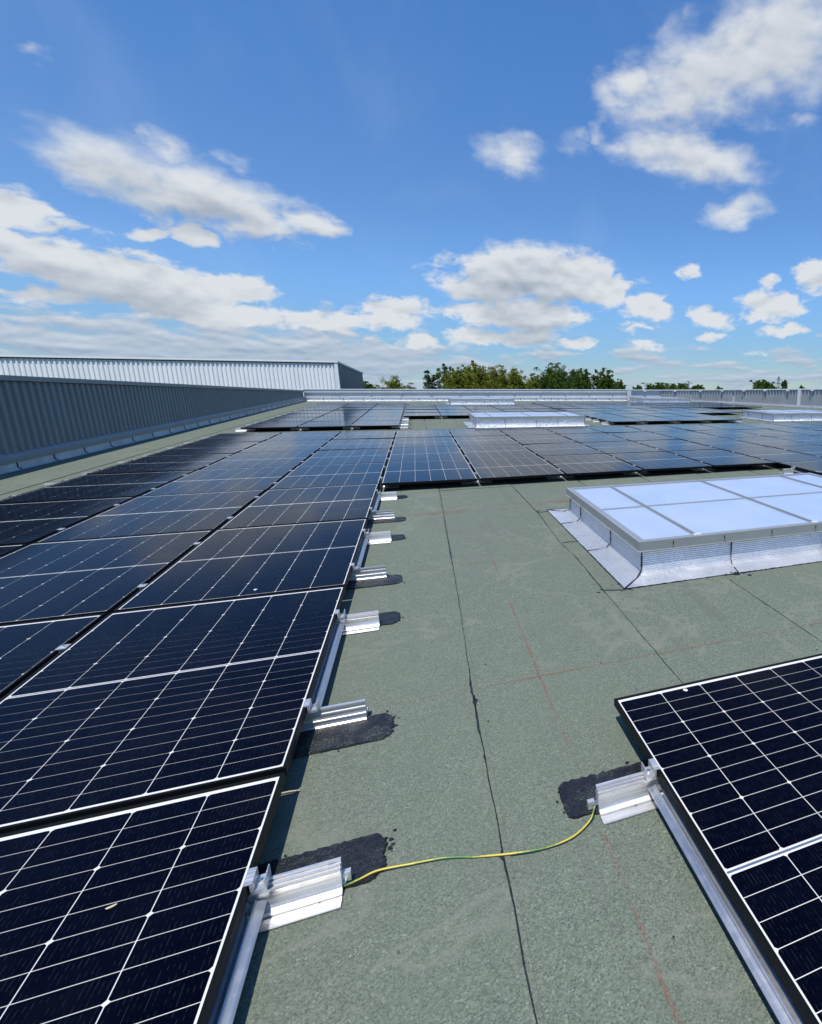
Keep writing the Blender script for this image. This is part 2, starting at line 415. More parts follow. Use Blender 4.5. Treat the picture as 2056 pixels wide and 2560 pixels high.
MAT = dict(
    felt=felt_material(), bitumen=bitumen_material(), patch=bitumen_material('bitumen with granules', 0.75),
    chalk=chalk_material(), smear=smear_material(),
    alu=aluminium('mill aluminium extrusion', (0.80, 0.79, 0.77), 0.42, (3, 90, 90), 0.82),
    alu_y=aluminium('mill aluminium rail', (0.62, 0.63, 0.64), 0.36, (90, 2, 90), 0.85),
    alu_frame=steel_sheet('grey anodised frame', (0.40, 0.42, 0.42), 0.55, 0.40, 0.06),
    foil_x=foil_material('embossed foil along x', 'x'), foil_y=foil_material('embossed foil along y', 'y'),
    foil_shaded=steel_sheet('shade toned aluminium flashing', (0.50, 0.52, 0.50), 0.25, 0.5, 0.15),  # duller, darker copy of the foil; the left wall's shade is in its colour
    cell=cell_material(), glass=glass_material(), opal=opal_material(),
    backsheet=simple('white backsheet', (0.70, 0.71, 0.70), 0.6),
    black_frame=simple('black anodised frame', (0.005, 0.0055, 0.006), 0.5, 0.0, spec=0.12),
    under=simple('panel underside', (0.05, 0.05, 0.055), 0.7),
    wall=steel_sheet('grey wall and shaded hall sheet', (0.155, 0.185, 0.205), 0.10, 0.45, 0.06),
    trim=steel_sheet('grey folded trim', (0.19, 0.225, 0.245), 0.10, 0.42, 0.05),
    parapet=steel_sheet('pale galvanised sheet', (0.66, 0.67, 0.67), 0.25, 0.45, 0.05),
    cap=steel_sheet('bright galvanised capping', (0.80, 0.80, 0.79), 0.30, 0.42, 0.05),
    fence=steel_sheet('galvanised fence sheet', (0.40, 0.42, 0.44), 0.45, 0.36, 0.08),
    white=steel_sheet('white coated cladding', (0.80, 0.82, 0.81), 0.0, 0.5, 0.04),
    darkgap=simple('dark joint', (0.02, 0.02, 0.022), 0.8),
    deck=simple('bitumen underlay', (0.03, 0.03, 0.03), 0.9),
    steel=simple('zinc steel bolt', (0.70, 0.69, 0.66), 0.32, 1.0),
    yellow=simple('yellow cable sheath', (0.60, 0.47, 0.06), 0.5), green=simple('green cable sheath', (0.07, 0.20, 0.05), 0.5),
    paper=simple('white paper label', (0.85, 0.86, 0.86), 0.6), ink=simple('grey print', (0.25, 0.27, 0.3), 0.6),
    leaf_tan=simple('dry leaf', (0.50, 0.43, 0.27), 0.8), drop=simple('bird dropping', (0.66, 0.66, 0.62), 0.9),
)

# ------------------------------------------------------------------ ground (far below, behind the parapets)
def ground():
    m, N = mat('meadow and fields')
    p = wp(N)
    a = N.noise(p, 0.012, 3, 0.5); b = N.noise(p, 0.5, 5, 0.6)
    c = N.mix(a, (0.055, 0.085, 0.025), (0.13, 0.13, 0.05))
    c = N.mix(N.ramp(b, 0.3, 0.7), c, N.mix(0.4, c, (0.03, 0.05, 0.02)))
    finish(N, pbr(N, c, 0.95, spec=0.2))
    mb = MB(); n = 14; S = 4000
    for i in range(n):
        for j in range(n):
            x0, x1 = -S + 2*S*i/n, -S + 2*S*(i+1)/n; y0, y1 = -S + 2*S*j/n, -S + 2*S*(j+1)/n
            mb.face([(x0,y0,-9),(x1,y0,-9),(x1,y1,-9),(x0,y1,-9)])
    o = obj('ground', mb.mesh('ground', m), roof=False); tag(o, kind='structure')
ground()

# ------------------------------------------------------------------ roof: deck, felt strips, seams
deck = obj('roof', MB().box(-5.6, 24, -3.0, 36, -0.6, -0.010).mesh('roof', MAT['deck']))
tag(deck, kind='structure')
SEAM = [0.655 + 0.925 * i for i in range(-6, 24)]
SEAM[6] = 0.655; SEAM[7] = 1.578; SEAM[8] = 2.492
rnd = random.Random(3)
def felt_strip(x0, x1, y0, y1):
    mb = MB(); n = max(1, int((y1 - y0) / 1.5))
    for j in range(n):
        a, b = y0 + (y1-y0)*j/n, y0 + (y1-y0)*(j+1)/n
        mb.face([(x0, a, -0.002), (x1, a, 0.0025), (x1, b, 0.0025), (x0, b, -0.002)])
        mb.face([(x1, a, 0.0025), (x1, a, -0.004), (x1, b, -0.004), (x1, b, 0.0025)])
    for y in (y0, y1):
        mb.face([(x0, y, -0.002), (x1, y, 0.0025), (x1, y, -0.006), (x0, y, -0.006)])
    child('felt_strip', mb, MAT['felt'], deck)
def seam(pts, wmin, wmax, seed, name='bitumen_seam', z=0.0042, drift=0.0):
    # ragged bead of bitumen pressed out of a lap; pts is a polyline on the felt
    r = random.Random(seed); mb = MB(); prev = None
    ph = [r.uniform(0, 6.28) for _ in range(5)]
    s = 0.0
    for k in range(len(pts) - 1):
        a, b = Vector((*pts[k], 0)), Vector((*pts[k+1], 0)); d = b - a; L = d.length; d.normalize(); nrm = Vector((-d.y, d.x, 0))
        n = max(2, int(L / 0.022))
        for j in range(n + (k == len(pts) - 2)):
            q = a + d * (L * j / n); s = q.x + q.y
            e = (0.5 + 0.5 * math.sin(s*1.7 + ph[0]) * math.sin(s*3.9 + ph[1])) ** 3.2
            f_ = 0.5 + 0.5 * math.sin(s*23 + ph[2]) * math.sin(s*41 + ph[4])
            wl = wmin*(0.3 + f_) + (wmax - wmin) * e * r.uniform(0.3, 1.0) * (0.4 + f_) + (r.uniform(0.3, 1.1)*wmax if r.random() < 0.03 else 0)
            wr = wmin*0.5 + (wmax - wmin) * 0.4 * e * r.uniform(0.2, 1.0)
            c = q + nrm * (drift * math.sin(s*2.3 + ph[2]) + 0.0012*math.sin(s*19+ph[3]))
            cur = (c + nrm*wl + Vector((0,0,z)), c - nrm*wr + Vector((0,0,z)), c + nrm*(wl+0.002) , c - nrm*(wr+0.002))
            if prev:
                mb.face([prev[1], cur[1], cur[0], prev[0]])
                mb.face([prev[0], cur[0], cur[2], prev[2]]); mb.face([cur[1], prev[1], prev[3], cur[3]])
            prev = cur
    child(name, mb, MAT['bitumen'], deck)
edges = [-5.2] + [s for s in SEAM if -5.0 < s < 22] + [22.6]
laps = {0.655: [4.03, 12.6, 23.0], 1.578: [9.7, 19.0], -0.27: [6.0, 15.1]}
for i in range(len(edges) - 1):
    x0, x1 = edges[i] - 0.03, edges[i+1]
    key = min(laps, key=lambda q: abs(q - x1))
    ys = [-2.5] + (laps[key] if abs(key - x1) < 0.1 else sorted([rnd.uniform(2, 10), rnd.uniform(12, 20), rnd.uniform(22, 31)])) + [33.3]
    for a, b in zip(ys[:-1], ys[1:]): felt_strip(x0, x1, a, b - 0.0015)
def wob(x, y0, y1, amp, seed):
    r = random.Random(seed); ph = r.uniform(0, 6); pts = []; n = int((y1-y0)/0.4) + 1
    for j in range(n + 1):
        y = y0 + (y1-y0)*j/n; pts.append((x + amp*math.sin(y*0.8+ph) + r.uniform(-0.3, 0.3)*amp, y))
    return pts
# seams of the open strip in front of the camera, as they run in the photograph
seam([(0.628, -1.0), (0.640, 0.80), (0.636, 1.5), (0.633, 2.2), (0.650, 3.2), (0.662, 4.6), (0.680, 7.0), (0.69, 9)], 0.0014, 0.0105, 11)
seam([(0.6345, 2.19), (0.6335, 2.05)], 0.005, 0.009, 77)
seam([(1.548, -1.0), (1.560, 1.93), (1.572, 3.2), (1.585, 3.9), (1.560, 4.36), (1.598, 5.4), (1.578, 7.0), (1.575, 9)], 0.0016, 0.0105, 12)
seam([(2.46, 0.6), (2.467, 2.05), (2.487, 3.12)], 0.0014, 0.0090, 13)
for i, x in enumerate(e for e in edges[1:-1] if not 0.6 < e < 2.6):
    seam(wob(x, -1.5 if x < 1 else 3.0, 33.2, 0.006, 30+i), 0.003, 0.010, 50+i)
seam(wob(2.492, 5.6, 33.2, 0.006, 5), 0.003, 0.012, 14)
seam(wob(1.578, 9.0, 33.2, 0.006, 6), 0.003, 0.012, 15); seam(wob(0.69, 9.0, 33.2, 0.006, 7), 0.003, 0.012, 16)
seam([(1.572, 4.355), (1.72, 4.345)], 0.002, 0.006, 17)
seam([(1.545, 3.19), (1.72, 3.135)], 0.003, 0.007, 18)
seam([(1.60, 5.50), (1.72, 5.525)], 0.002, 0.005, 19)
for (x0, x1, y, sd) in ((-4.8, -4.0, 8.57, 21), (0.69, 1.58, 7.03, 24)):
    seam([(x0, y), (x1, y + 0.004)], 0.0015, 0.003, sd)
# small crumbs of bitumen and grit that lie about
def crumbs():
    mb = MB(); r = random.Random(9)
    for _ in range(120):
        x, y = r.uniform(0.3, 2.6), r.uniform(0.4, 7.0); s = r.uniform(0.0015, 0.005)
        a = r.uniform(0, 3.1)
        pts = [(x + s*math.cos(a + t)*r.uniform(0.5, 1.3), y + s*math.sin(a + t)*r.uniform(0.5, 1.3), 0.004) for t in (0, 1.3, 2.5, 3.9, 5.1)]
        top = (x, y, 0.004 + s*0.8)
        for q in range(5): mb.face([pts[q], pts[(q+1) % 5], top])
    o = child('grit', mb, MAT['bitumen'], deck); o['kind'] = 'stuff'
crumbs()
# snapped chalk lines and a smear of red dust (flat marks on the felt)
def chalk(p0, p1, w=0.012, m='chalk', name='chalk_line'):
    p0, p1 = Vector((*p0, 0)), Vector((*p1, 0)); d = p1 - p0
    mb = MB(); L = d.length; n = max(1, int(L / 0.5))
    for j in range(n): mb.face([(-w, L*j/n, 0), (w, L*j/n, 0), (w, L*(j+1)/n, 0), (-w, L*(j+1)/n, 0)])
    o = child(name, mb, MAT[m], deck)
    o.location = (p0.x, p0.y, 0.0052); o.rotation_euler = (0, 0, math.atan2(-d.x, d.y))
chalk((0.926, 0.15), (0.942, 1.24), 0.013); chalk((0.945, 1.50), (0.945, 2.4)); chalk((0.947, 2.44), (0.957, 4.15), 0.013)
chalk((0.23, 2.248), (2.9, 2.236), 0.010); chalk((0.23, 4.028), (1.6, 4.03), 0.006); chalk((0.22, 5.735), (1.75, 5.76), 0.010)
chalk((0.24, 5.84), (2.05, 5.96), 0.20, 'smear', 'chalk_smear')

# ------------------------------------------------------------------ solar panels
PW, PL, GX, GY = 1.134, 1.762, 0.0232, 0.0242
PX, PY = PW + GX, PL + GY
CW, CH = 0.1835, 0.0705
def panel_meshes():
    lip, t = 0.0105, 0.030
    hx, hy = PW/2, PL/2
    fr = MB()
    z1, z0 = HP, HP - t
    for (x0, x1, y0, y1) in ((-hx, hx, -hy, -hy+lip), (-hx, hx, hy-lip, hy), (-hx, -hx+lip, -hy+lip, hy-lip), (hx-lip, hx, -hy+lip, hy-lip)):
        fr.box(x0, x1, y0, y1, z0, z1)
    fr.box(-hx+lip, hx-lip, -hy+lip, -hy+0.03, z0, z0+0.002); fr.box(-hx+lip, hx-lip, hy-0.03, hy-lip, z0, z0+0.002)
    ix, iy = hx - lip, hy - lip
    bs = MB(); bs.face([(-ix,-iy,HP-0.0050),(ix,-iy,HP-0.0050),(ix,iy,HP-0.0050),(-ix,iy,HP-0.0050)])
    bs.face([(-ix,iy,HP-0.0065),(ix,iy,HP-0.0065),(ix,-iy,HP-0.0065),(-ix,-iy,HP-0.0065)], 1)
    gl = MB(); gl.face([(-ix,-iy,HP-0.0015),(ix,-iy,HP-0.0015),(ix,iy,HP-0.0015),(-ix,iy,HP-0.0015)])
    bb = MB(); bb.box(-ix+0.006, ix-0.006, -0.0035, 0.0035, HP-0.0049, HP-0.0042)
    return fr.mesh('frame', MAT['black_frame']), bs.mesh('backsheet', [MAT['backsheet'], MAT['under']]), gl.mesh('glass', MAT['glass']), bb.mesh('busbar', MAT['steel'])
def cell_poly(kind, wx=0.0903, wy=0.03412, ch=0.0062):
    # thirds of a wafer with clipped corners: kind -1 clips the lower corners, +1 the upper ones
    p = []
    p += [(-wx+ch, -wy), (wx-ch, -wy), (wx, -wy+ch)] if kind == -1 else [(-wx, -wy), (wx, -wy)]
    p += [(wx, wy-ch), (wx-ch, wy), (-wx+ch, wy), (-wx, wy-ch)] if kind == 1 else [(wx, wy), (-wx, wy)]
    if kind == -1: p += [(-wx, -wy+ch)]
    return p
CELLS = []
for half in (1, -1):
    for kk in range(12):
        kd = {0: -1, 1: 0, 2: 1}[kk % 3] * half
        for cc in range(6):
            CELLS.append(((cc - 2.5) * CW, half * (0.009 + CH * (kk + 0.5)), kd))
ME_FRAME, ME_BACK, ME_GLASS, ME_BUS = panel_meshes()
ZC = HP - 0.0040
ME_CELL = {}
for kd in (-1, 0, 1):
    mb = MB(); mb.face([(x, y, 0) for x, y in cell_poly(kd)]); ME_CELL[kd] = mb.mesh('solar_cell', MAT['cell'])
def grid_mesh():
    mb = MB()
    for (x, y, kd) in CELLS: mb.face([(x + a, y + b, ZC) for a, b in cell_poly(kd)])
    return mb.mesh('cell_grid', MAT['cell'])
ME_GRID = grid_mesh()
prng = random.Random(21)
def panel(cx, cy, label, group, near=False, jit=0.30):
    t = thing('solar_panel', label, 'solar panel', (cx, cy, 0), group)
    t.rotation_euler = (R_(prng.uniform(-jit, jit)), R_(prng.uniform(-jit, jit)), 0)
    obj('frame', ME_FRAME, t); obj('backsheet', ME_BACK, t); obj('glass', ME_GLASS, t)
    if near:
        obj('busbar', ME_BUS, t)
        for (x, y, kd) in CELLS: obj('solar_cell', ME_CELL[kd], t, (x, y, ZC))
    else:
        g = obj('cell_grid', ME_GRID, t); g['kind'] = 'stuff'
    return t
def in_view(x0, x1, y0, y1, mrg=0.5):
    for x in (x0, (x0+x1)/2, x1):
        for y in (y0, (y0+y1)/2, y1):
            yy = y + 0.13
            if yy > 0 and 0.5 - 0.49*yy - mrg < x < 0.5 + 0.853*yy + mrg: return True
    return False
G1 = 'solar panels of the long array on the left'
NEARSET = {(0,0), (0,1), (1,1), (0,2), (1,2)}
for r in range(8):
    for c in range(3):
        x1 = -c * PX; y0 = r * PY
        if not in_view(x1 - PW, x1, y0, y0 + PL): continue
        panel(x1 - PW/2, y0 + PL/2, 'solar panel, %s column left of the walkway, %s row from the camera' % (ORD[c], ORD[r]), G1, (c, r) in NEARSET, 0.06 if r < 3 else 0.25)
G2 = 'solar panels of the wide array across the roof'
for c in range(12):
    x0 = GX + c * PX
    for r in range(3, 8):
        if r == 3 and c < 5: continue
        y0 = r * PY
        if not in_view(x0, x0 + PW, y0, y0 + PL, 0.25): continue
        panel(x0 + PW/2, y0 + PL/2, 'solar panel behind the near skylight, %s column right of the walkway corner, row %s' % (ORD[c], 'nearest' if r == 3 else ORD[r-4]), G2)
BX, BY = 1.158, 0.0056
panel(BX + PW/2, BY + PL/2, 'solar panel at lower right whose corner juts over the walkway', 'solar panels of the array at lower right', True, 0.04)
FY = [15.72 + PY*i for i in range(4)] + [23.08 + PY*i for i in range(3)]
G3 = 'solar panels of the far array on the left'
for c in range(3):
    for i, y0 in enumerate(FY):
        panel(-c*PX - PW/2 + 0.02, y0 + PL/2, 'solar panel of the far left block, column %s from its right, row %s back' % (ORD[c], ORD[i]), G3)
G4 = 'solar panels of the far array on the right'
for c in range(14):
    x0 = 0.075 + c*PX if c < 5 else 5.93 + (c-5)*PX
    for i, y0 in enumerate(FY):
        if i < 2 and not 5 <= c <= 8: continue
        if i in (2, 3) and c > 10: continue
        if i == 6 and c < 5: continue
        if not in_view(x0, x0 + PW, y0, y0 + PL, 0.2): continue
        panel(x0 + PW/2, y0 + PL/2, 'far solar panel right of the middle gap, column %s, row %s from its front' % (ORD[c], ORD[i]), G4)

# ------------------------------------------------------------------ mounting feet, clamps, rails
PROF = [(0,0),(0,.003),(.0335,.003),(.0337,.0008),(.0362,.0008),(.0365,.0090),(.044,.0115),(.050,.017),(.0545,.027),(.0570,.038),(.0580,.050),(.0575,.060),(.0560,.066),(.0560,.0735),
        (.0615,.0735),(.0615,.0695),(.0660,.0695),(.0660,.0785),(.0745,.0785),(.0745,.074),(.0785,.074),(.0785,.0835),(.089,.0835),(.089,.0745),(.0855,.073),(.0855,.0615),
        (.091,.060),(.091,.0545),(.087,.053),(.0885,.034),(.0945,.0325),(.0945,.0275),(.0905,.026),(.0935,.010),(.100,.004),(.225,.003),(.225,0)]
def rail_mesh(x0, x1, lower):
    prof = PROF if not lower else [(0.100 - y, z) for y, z in PROF][::-1]
    return MB().extrude_x(prof, x0, x1).mesh('foot_profile', MAT['alu'])
ME_RAIL = {}
for lw in (0, 1):
    ME_RAIL[('mid', lw)] = rail_mesh(-0.20, 0.20, lw)
    ME_RAIL[('right', lw)] = rail_mesh(-0.19, 0.206, lw)
    ME_RAIL[('left', lw)] = rail_mesh(-0.206, 0.19, lw)
def clamp_mesh(side):
    mb = MB()
    if side == 'mid':
        mb.box(-0.019, 0.019, -0.026, 0.026, HP+0.001, HP+0.004)
        mb.box(-0.0095, 0.0095, -0.022, 0.022, 0.0840, HP+0.001)
    else:
        s = 1
        mb.box(-0.008, 0.0115, -0.028, 0.028, HP+0.001, HP+0.004)
        mb.box(0.0045, 0.0115, -0.028, 0.028, 0.0925, HP+0.001)
        mb.box(0.0045, 0.0395, -0.026, 0.026, 0.0838, 0.0925)
        mb.box(0.0365, 0.0395, -0.026, 0.026, 0.0925, 0.1185)
        if side == 'left':
            mb.v = [(-x, y, z) for x, y, z in mb.v]; mb.f = [f[::-1] for f in mb.f]
    return mb.mesh('clamp', MAT['alu'])
ME_CLAMP = {s: clamp_mesh(s) for s in ('mid', 'right', 'left')}
ME_BOLT = {}
for s, x, z in (('mid', 0, HP+0.004), ('right', 0.023, 0.0925), ('left', -0.023, 0.0925)):
    ME_BOLT[s] = MB().cyl((x, 0, z), 0.0065, 0.008, 8).mesh('bolt', MAT['steel'])
YL, YU = 0.372, 1.265
def foot(x, row_y, lower, side, label, group, bolt=True):
    y = row_y + (YL if lower else YU)
    t = thing('mounting_foot', label, 'mounting bracket', (x, y, 0.0030), group)
    obj('foot_profile', ME_RAIL[(side, int(lower))], t)
    yc = 0.025 if lower else 0.072
    c = obj('clamp', ME_CLAMP[side], t, (0, yc, -0.0030))
    if bolt: obj('bolt', ME_BOLT[side], c)
    return t
GF = {'right': 'mounting feet along the walkway', 'mid': 'mounting feet in the panel gaps', 'left': 'mounting feet along the outer edge'}
for line in range(4):
    n = 0
    for r in range(8):
        for lower in (True, False):
            x = (0.0 if line == 0 else -3*PX + GX if line == 3 else -line*PX + GX/2)
            side = 'right' if line == 0 and r < 4 else 'left' if line == 3 else 'mid'
            if line == 0 and r >= 4: x = GX/2
            y = r*PY + (YL if lower else YU)
            if not in_view(x-0.2, x+0.2, y, y+0.1, 0.15): continue
            if line == 0 and r == 0 and lower: continue
            lab = {0: 'aluminium mounting foot at the walkway edge of the left array, %s from the camera',
                   1: 'clamped mounting foot in the first panel gap from the walkway, %s from the camera',
                   2: 'clamped mounting foot in the second panel gap from the walkway, %s from the camera',
                   3: 'mounting foot at the wall side of the left array, %s from the camera'}[line] % ORD[n]
            foot(x, r*PY, lower, side, lab, GF['right' if line == 0 else 'left' if line == 3 else 'mid'], r < 5)
            n += 1
for line in range(1, 12):
    n = 0
    x = line*PX + GX/2
    for r in range(4, 8):
        for lower in (True, False):
            y = r*PY + (YL if lower else YU)
            if not in_view(x-0.1, x+0.1, y, y+0.1, 0.0): continue
            foot(x, r*PY, lower, 'mid', 'mounting foot of the wide array, gap %s right of the walkway corner, %s back' % (ORD[line-1], ORD[n]), 'mounting feet of the wide array', False)
            n += 1
foot(BX, BY, False, 'left', 'aluminium mounting foot with earth cable at the lower right panel', 'mounting feet along the walkway')
foot(5*PX+GX, 3*PY, False, 'left', 'lone mounting foot just behind the near skylight, panel edge above it', 'mounting feet of the wide array')
for i, y0 in enumerate(FY):
    for lower in (True, False):
        nm = ORD[2*i + (0 if lower else 1)]
        foot(0.02 - 3*PX + GX, y0, lower, 'left', 'mounting foot at the wall side of the far left block, %s back' % nm, 'mounting feet of the far arrays', False)
        foot(0.02 if (i < 2 or i == 6) else 0.048, y0, lower, 'right' if (i < 2 or i == 6) else 'mid', 'white looking mounting foot at right edge of far left block, %s back' % nm, 'mounting feet of the far arrays', False)
for c in (1, 2):
    foot(0.02 - c*PX + GX/2, FY[0], True, 'mid', 'mounting foot below the far left block front, gap %s from its right' % ORD[c-1], 'mounting feet of the far arrays', False)
for c in (1, 2, 3, 4):
    foot(0.075 + c*PX - GX/2, FY[2], True, 'mid', 'mounting foot below the far panel row behind the open felt, gap %s' % ORD[c-1], 'mounting feet of the far arrays', False)
for i in (0, 1):
    for lower in (True, False):
        foot(5.93, FY[i], lower, 'left', 'mounting foot right of the second skylight, %s back at the far panels' % ORD[2*i + (0 if lower else 1)], 'mounting feet of the far arrays', False)
for c in range(1, 5):
    foot(5.93 + c*PX - (GX/2 if c < 4 else GX), FY[0], True, 'mid' if c < 4 else 'right', 'mounting foot below the far right block front, gap %s from its left' % ORD[c-1], 'mounting feet of the far arrays', False)
foot(0.02, FY[6] , False, 'right', 'mounting foot by the far parapet at the corner of the last panel', 'mounting feet of the far arrays', False)

CR = [(-.016,.040),(-.016,.0545),(-.0125,.0575),(-.006,.0560),(-.004,.0505),(.004,.0505),(.006,.0560),(.0085,.0585),(.0115,.0570),(.0135,.0530),(.0335,.0485),(.0335,.0455),(.010,.0480),(.006,.0420)]
def conn_rail(x, y0, y1, flip, label):
    s = -1 if flip else 1
    p = [(s*a, b) for a, b in CR]
    if not flip: p = p[::-1]
    mb = MB(); n = len(p)
    for y in (0, y1-y0): mb.v += [(a, y, b) for a, b in p]
    for j in range(n): mb.f.append([j, (j+1) % n, n+(j+1) % n, n+j]); mb.m.append(0)
    mb.f.append(list(range(n))[::-1]); mb.m.append(0); mb.f.append([n+j for j in range(n)]); mb.m.append(0)
    t = thing('connecting_rail', label, 'rail', (x, y0, 0), 'rails joining the mounting feet', mb.mesh('connecting_rail', MAT['alu_y']))
    clip = MB().box(-0.014, 0.012, y1-y0-0.05, y1-y0-0.012, 0.0588, 0.0615)
    child('bolt', MB().cyl((0, y1-y0-0.035, 0.0505), 0.006, 0.006, 8), MAT['steel'], t)
conn_rail(0.0, -0.2, 1.318, False, 'long aluminium rail under the nearest left panel edge')
for r in range(1, 4):
    conn_rail(0.0, r*PY + YL + 0.09, r*PY + 1.318, False, 'aluminium rail beside the left array, %s panel from the camera' % ORD[r])
conn_rail(BX, -0.4, 1.318, True, 'aluminium rail under the left edge of the lower right panel')
conn_rail(5*PX+GX, 3*PY-0.3, 3*PY + 1.318, True, 'aluminium rail behind the near skylight')

# bitumen patches that seal the feet
def patch(x0, x1, y0, y1, label, seed, m='bitumen', blots=8, round_=0.03):
    r = random.Random(seed); pts = []
    def run(a, b, n, amp):
        for j in range(n):
            t = j / n
            pts.append((a[0]+(b[0]-a[0])*t + r.gauss(0, amp), a[1]+(b[1]-a[1])*t + r.gauss(0, amp)))
    q = round_
    run((x0+q, y0), (x1-q, y0-0.004), 46, 0.0016); run((x1-q, y0), (x1, y0+q), 8, 0.003); run((x1, y0+q), (x1-0.004, y1-q), 26, 0.0045)
    run((x1-0.004, y1-q), (x1-q, y1), 8, 0.003); run((x1-q, y1), (x0+q, y1), 46, 0.0022); run((x0+q, y1), (x0, y1-q), 8, 0.003)
    run((x0, y1-q), (x0, y0+q), 26, 0.004); run((x0, y0+q), (x0+q, y0), 8, 0.003)
    cx, cy = (x0+x1)/2, (y0+y1)/2
    t = MB(); n = len(pts)
    ring = [[(cx+(x-cx)*k, cy+(y-cy)*k, z) for x, y in pts] for k, z in ((1, 0.0030), (0.985, 0.0092), (0.9, 0.0082), (0.45, 0.0085))]
    for a, b in zip(ring[:-1], ring[1:]):
        for j in range(n): t.face([a[j], a[(j+1) % n], b[(j+1) % n], b[j]])
    t.face(ring[-1])
    o = thing('bitumen_patch', label, 'bitumen patch', (0, 0, 0), 'bitumen patches sealing the feet', t.mesh('bitumen_patch', MAT[m]))
    if blots:
        b = MB()
        for _ in range(blots):
            side = r.choice((0, 1, 2))
            if side == 0: x, y = r.uniform(x0, x1), y1 + r.uniform(0.004, 0.02)
            elif side == 1: x, y = (x1 if x1 > 0.2 and x0 < 0.5 else x0) + r.choice((1,))*r.uniform(0.004, 0.02)*(1 if x0 < 0.5 else -1), r.uniform(y0, y1)
            else: x, y = r.uniform(x0, x1), y0 - r.uniform(0.004, 0.025)
            s = r.uniform(0.003, 0.010); a0 = r.uniform(0, 6)
            b.face([(x + s*math.cos(a0+k*0.9)*r.uniform(0.4, 1.2), y + s*math.sin(a0+k*0.9)*r.uniform(0.3, 1.0), 0.0052) for k in range(7)])
        w = child('splashes', b, MAT['bitumen'], o); w['kind'] = 'stuff'
def ends(r, lower):
    y = r*PY
    return (y + 0.215, y + 0.392) if lower else (y + 1.328, y + 1.50)
k = 0
for r in range(0, 4):
    for lower in (True, False):
        if r == 0 and lower: continue
        a, b = ends(r, lower)
        patch(-0.25, 0.312, a, b, 'black bitumen patch around the %s foot along the walkway' % ORD[k], 60+k, 'bitumen' if not lower else 'patch', 10 if r < 2 else 4)
        k += 1
patch(0.851, 1.42, 1.332, 1.500, 'grainy bitumen patch under the foot with the earth cable', 90, 'patch', 9, 0.02)
for i in (0, 1):
    for lower in (True, False):
        a, b = (FY[i]+0.215, FY[i]+0.392) if lower else (FY[i]+1.315, FY[i]+1.50)
        patch(-0.2, 0.33, a, b, 'small dark patch beside the far left block, %s back' % ORD[2*i + (0 if lower else 1)], 120+i, 'bitumen', 0)

# ------------------------------------------------------------------ earth cable
def cable():
    P = [(0.199,1.330,.022),(0.210,1.326,.014),(0.25,1.336,.012),(0.296,1.345,.013),(0.38,1.338,.0085),(0.477,1.322,.0085),(0.56,1.294,.0085),(0.642,1.270,.0085),(0.72,1.252,.009),(0.797,1.249,.0095),(0.845,1.257,.0095),(0.885,1.277,.010),(0.918,1.300,.014),(0.932,1.320,.021),(0.940,1.332,.030)]
    pts = []
    for i in range(len(P)-1):
        p0, p1, p2, p3 = (Vector(P[max(i-1, 0)]), Vector(P[i]), Vector(P[i+1]), Vector(P[min(i+2, len(P)-1)]))
        for j in range(8):
            t = j/8
            pts.append(0.5*((2*p1) + (p2-p0)*t + (2*p0-5*p1+4*p2-p3)*t*t + (3*p1-p0-3*p2+p3)*t**3))
    t = thing('earth_cable', 'yellow and green earth cable lying across the felt between two feet', 'cable')
    y_, g_ = MB(), MB()
    n = 12
    full = MB(); full.tube(pts, 0.0030, n)
    for fi, f in enumerate(full.f):
        j, q = divmod(fi, n)
        tw = (q + j*0.42 + 1.6*math.sin(j*0.11)) % n
        (g_ if tw < 5.0 else y_).face([full.v[i] for i in f])
    child('yellow_sheath', y_, MAT['yellow'], t, True); child('green_stripe', g_, MAT['green'], t, True)
    for (x, y, z, s) in ((0.203, 1.332, .022, 1), (0.952, 1.340, .032, -1)):
        child('cable_lug', MB().box(x-0.012, x+0.012, y-0.008, y+0.010, z-0.002, z+0.002), MAT['steel'], t)
cable()
for (x, sx_) in ((0.205, 1), (0.9405, -1)):
    mb = MB(); x0, x1 = sorted((x, x + sx_*0.022)); mb.box(x0, x1, 1.334, 1.350, 0.018, 0.046)
    thing('earthing_tab', 'small aluminium tab at the foot end where the cable %s' % ('starts on the left' if sx_ > 0 else 'ends on the right'), 'metal tab', (0, 0, 0), None, mb.mesh('earthing_tab', MAT['alu']))

# bits lying on the glass
def leaf():
    mb = MB(); r = random.Random(4)
    ring = []
    for k in range(12):
        a = 2*math.pi*k/12; ring.append((0.0125*math.cos(a)*r.uniform(0.8, 1.1), 0.0042*math.sin(a)*r.uniform(0.8, 1.1), 0.0012 + 0.0012*math.cos(2*a)))
    for k in range(12): mb.face([ring[k], ring[(k+1) % 12], (0, 0, 0.0035)])
    t = thing('leaf', 'small dry tan leaf lying on the nearest left panel', 'leaf', (-0.293, 1.368, HP-0.001), None, mb.mesh('leaf', MAT['leaf_tan']), (0, 0, 0.35))
    for (x, y, w) in ((-0.497, 3.667, 'left array in its third row'), (1.463, 1.720, 'lower right panel near its top edge')):
        d = MB(); d.cyl((0, 0, 0), 0.010, 0.002, 9); d.v = [(a*r.uniform(0.7, 1.2), b*r.uniform(0.7, 1.2), c) for a, b, c in d.v]
        thing('bird_dropping', 'tiny pale dropping on the %s' % w, 'dropping', (x, y, HP-0.001), None, d.mesh('bird_dropping', MAT['drop']))
leaf()
t = thing('wire_offcut', 'thin pale offcut of wire in the shade of the left array', 'wire', (-0.035, 1.806, 0.006), None,
          MB().tube([(0, 0, 0), (0.03, -0.002, 0.001), (0.062, -0.008, 0)], 0.0022, 6).mesh('wire_offcut', MAT['leaf_tan']))

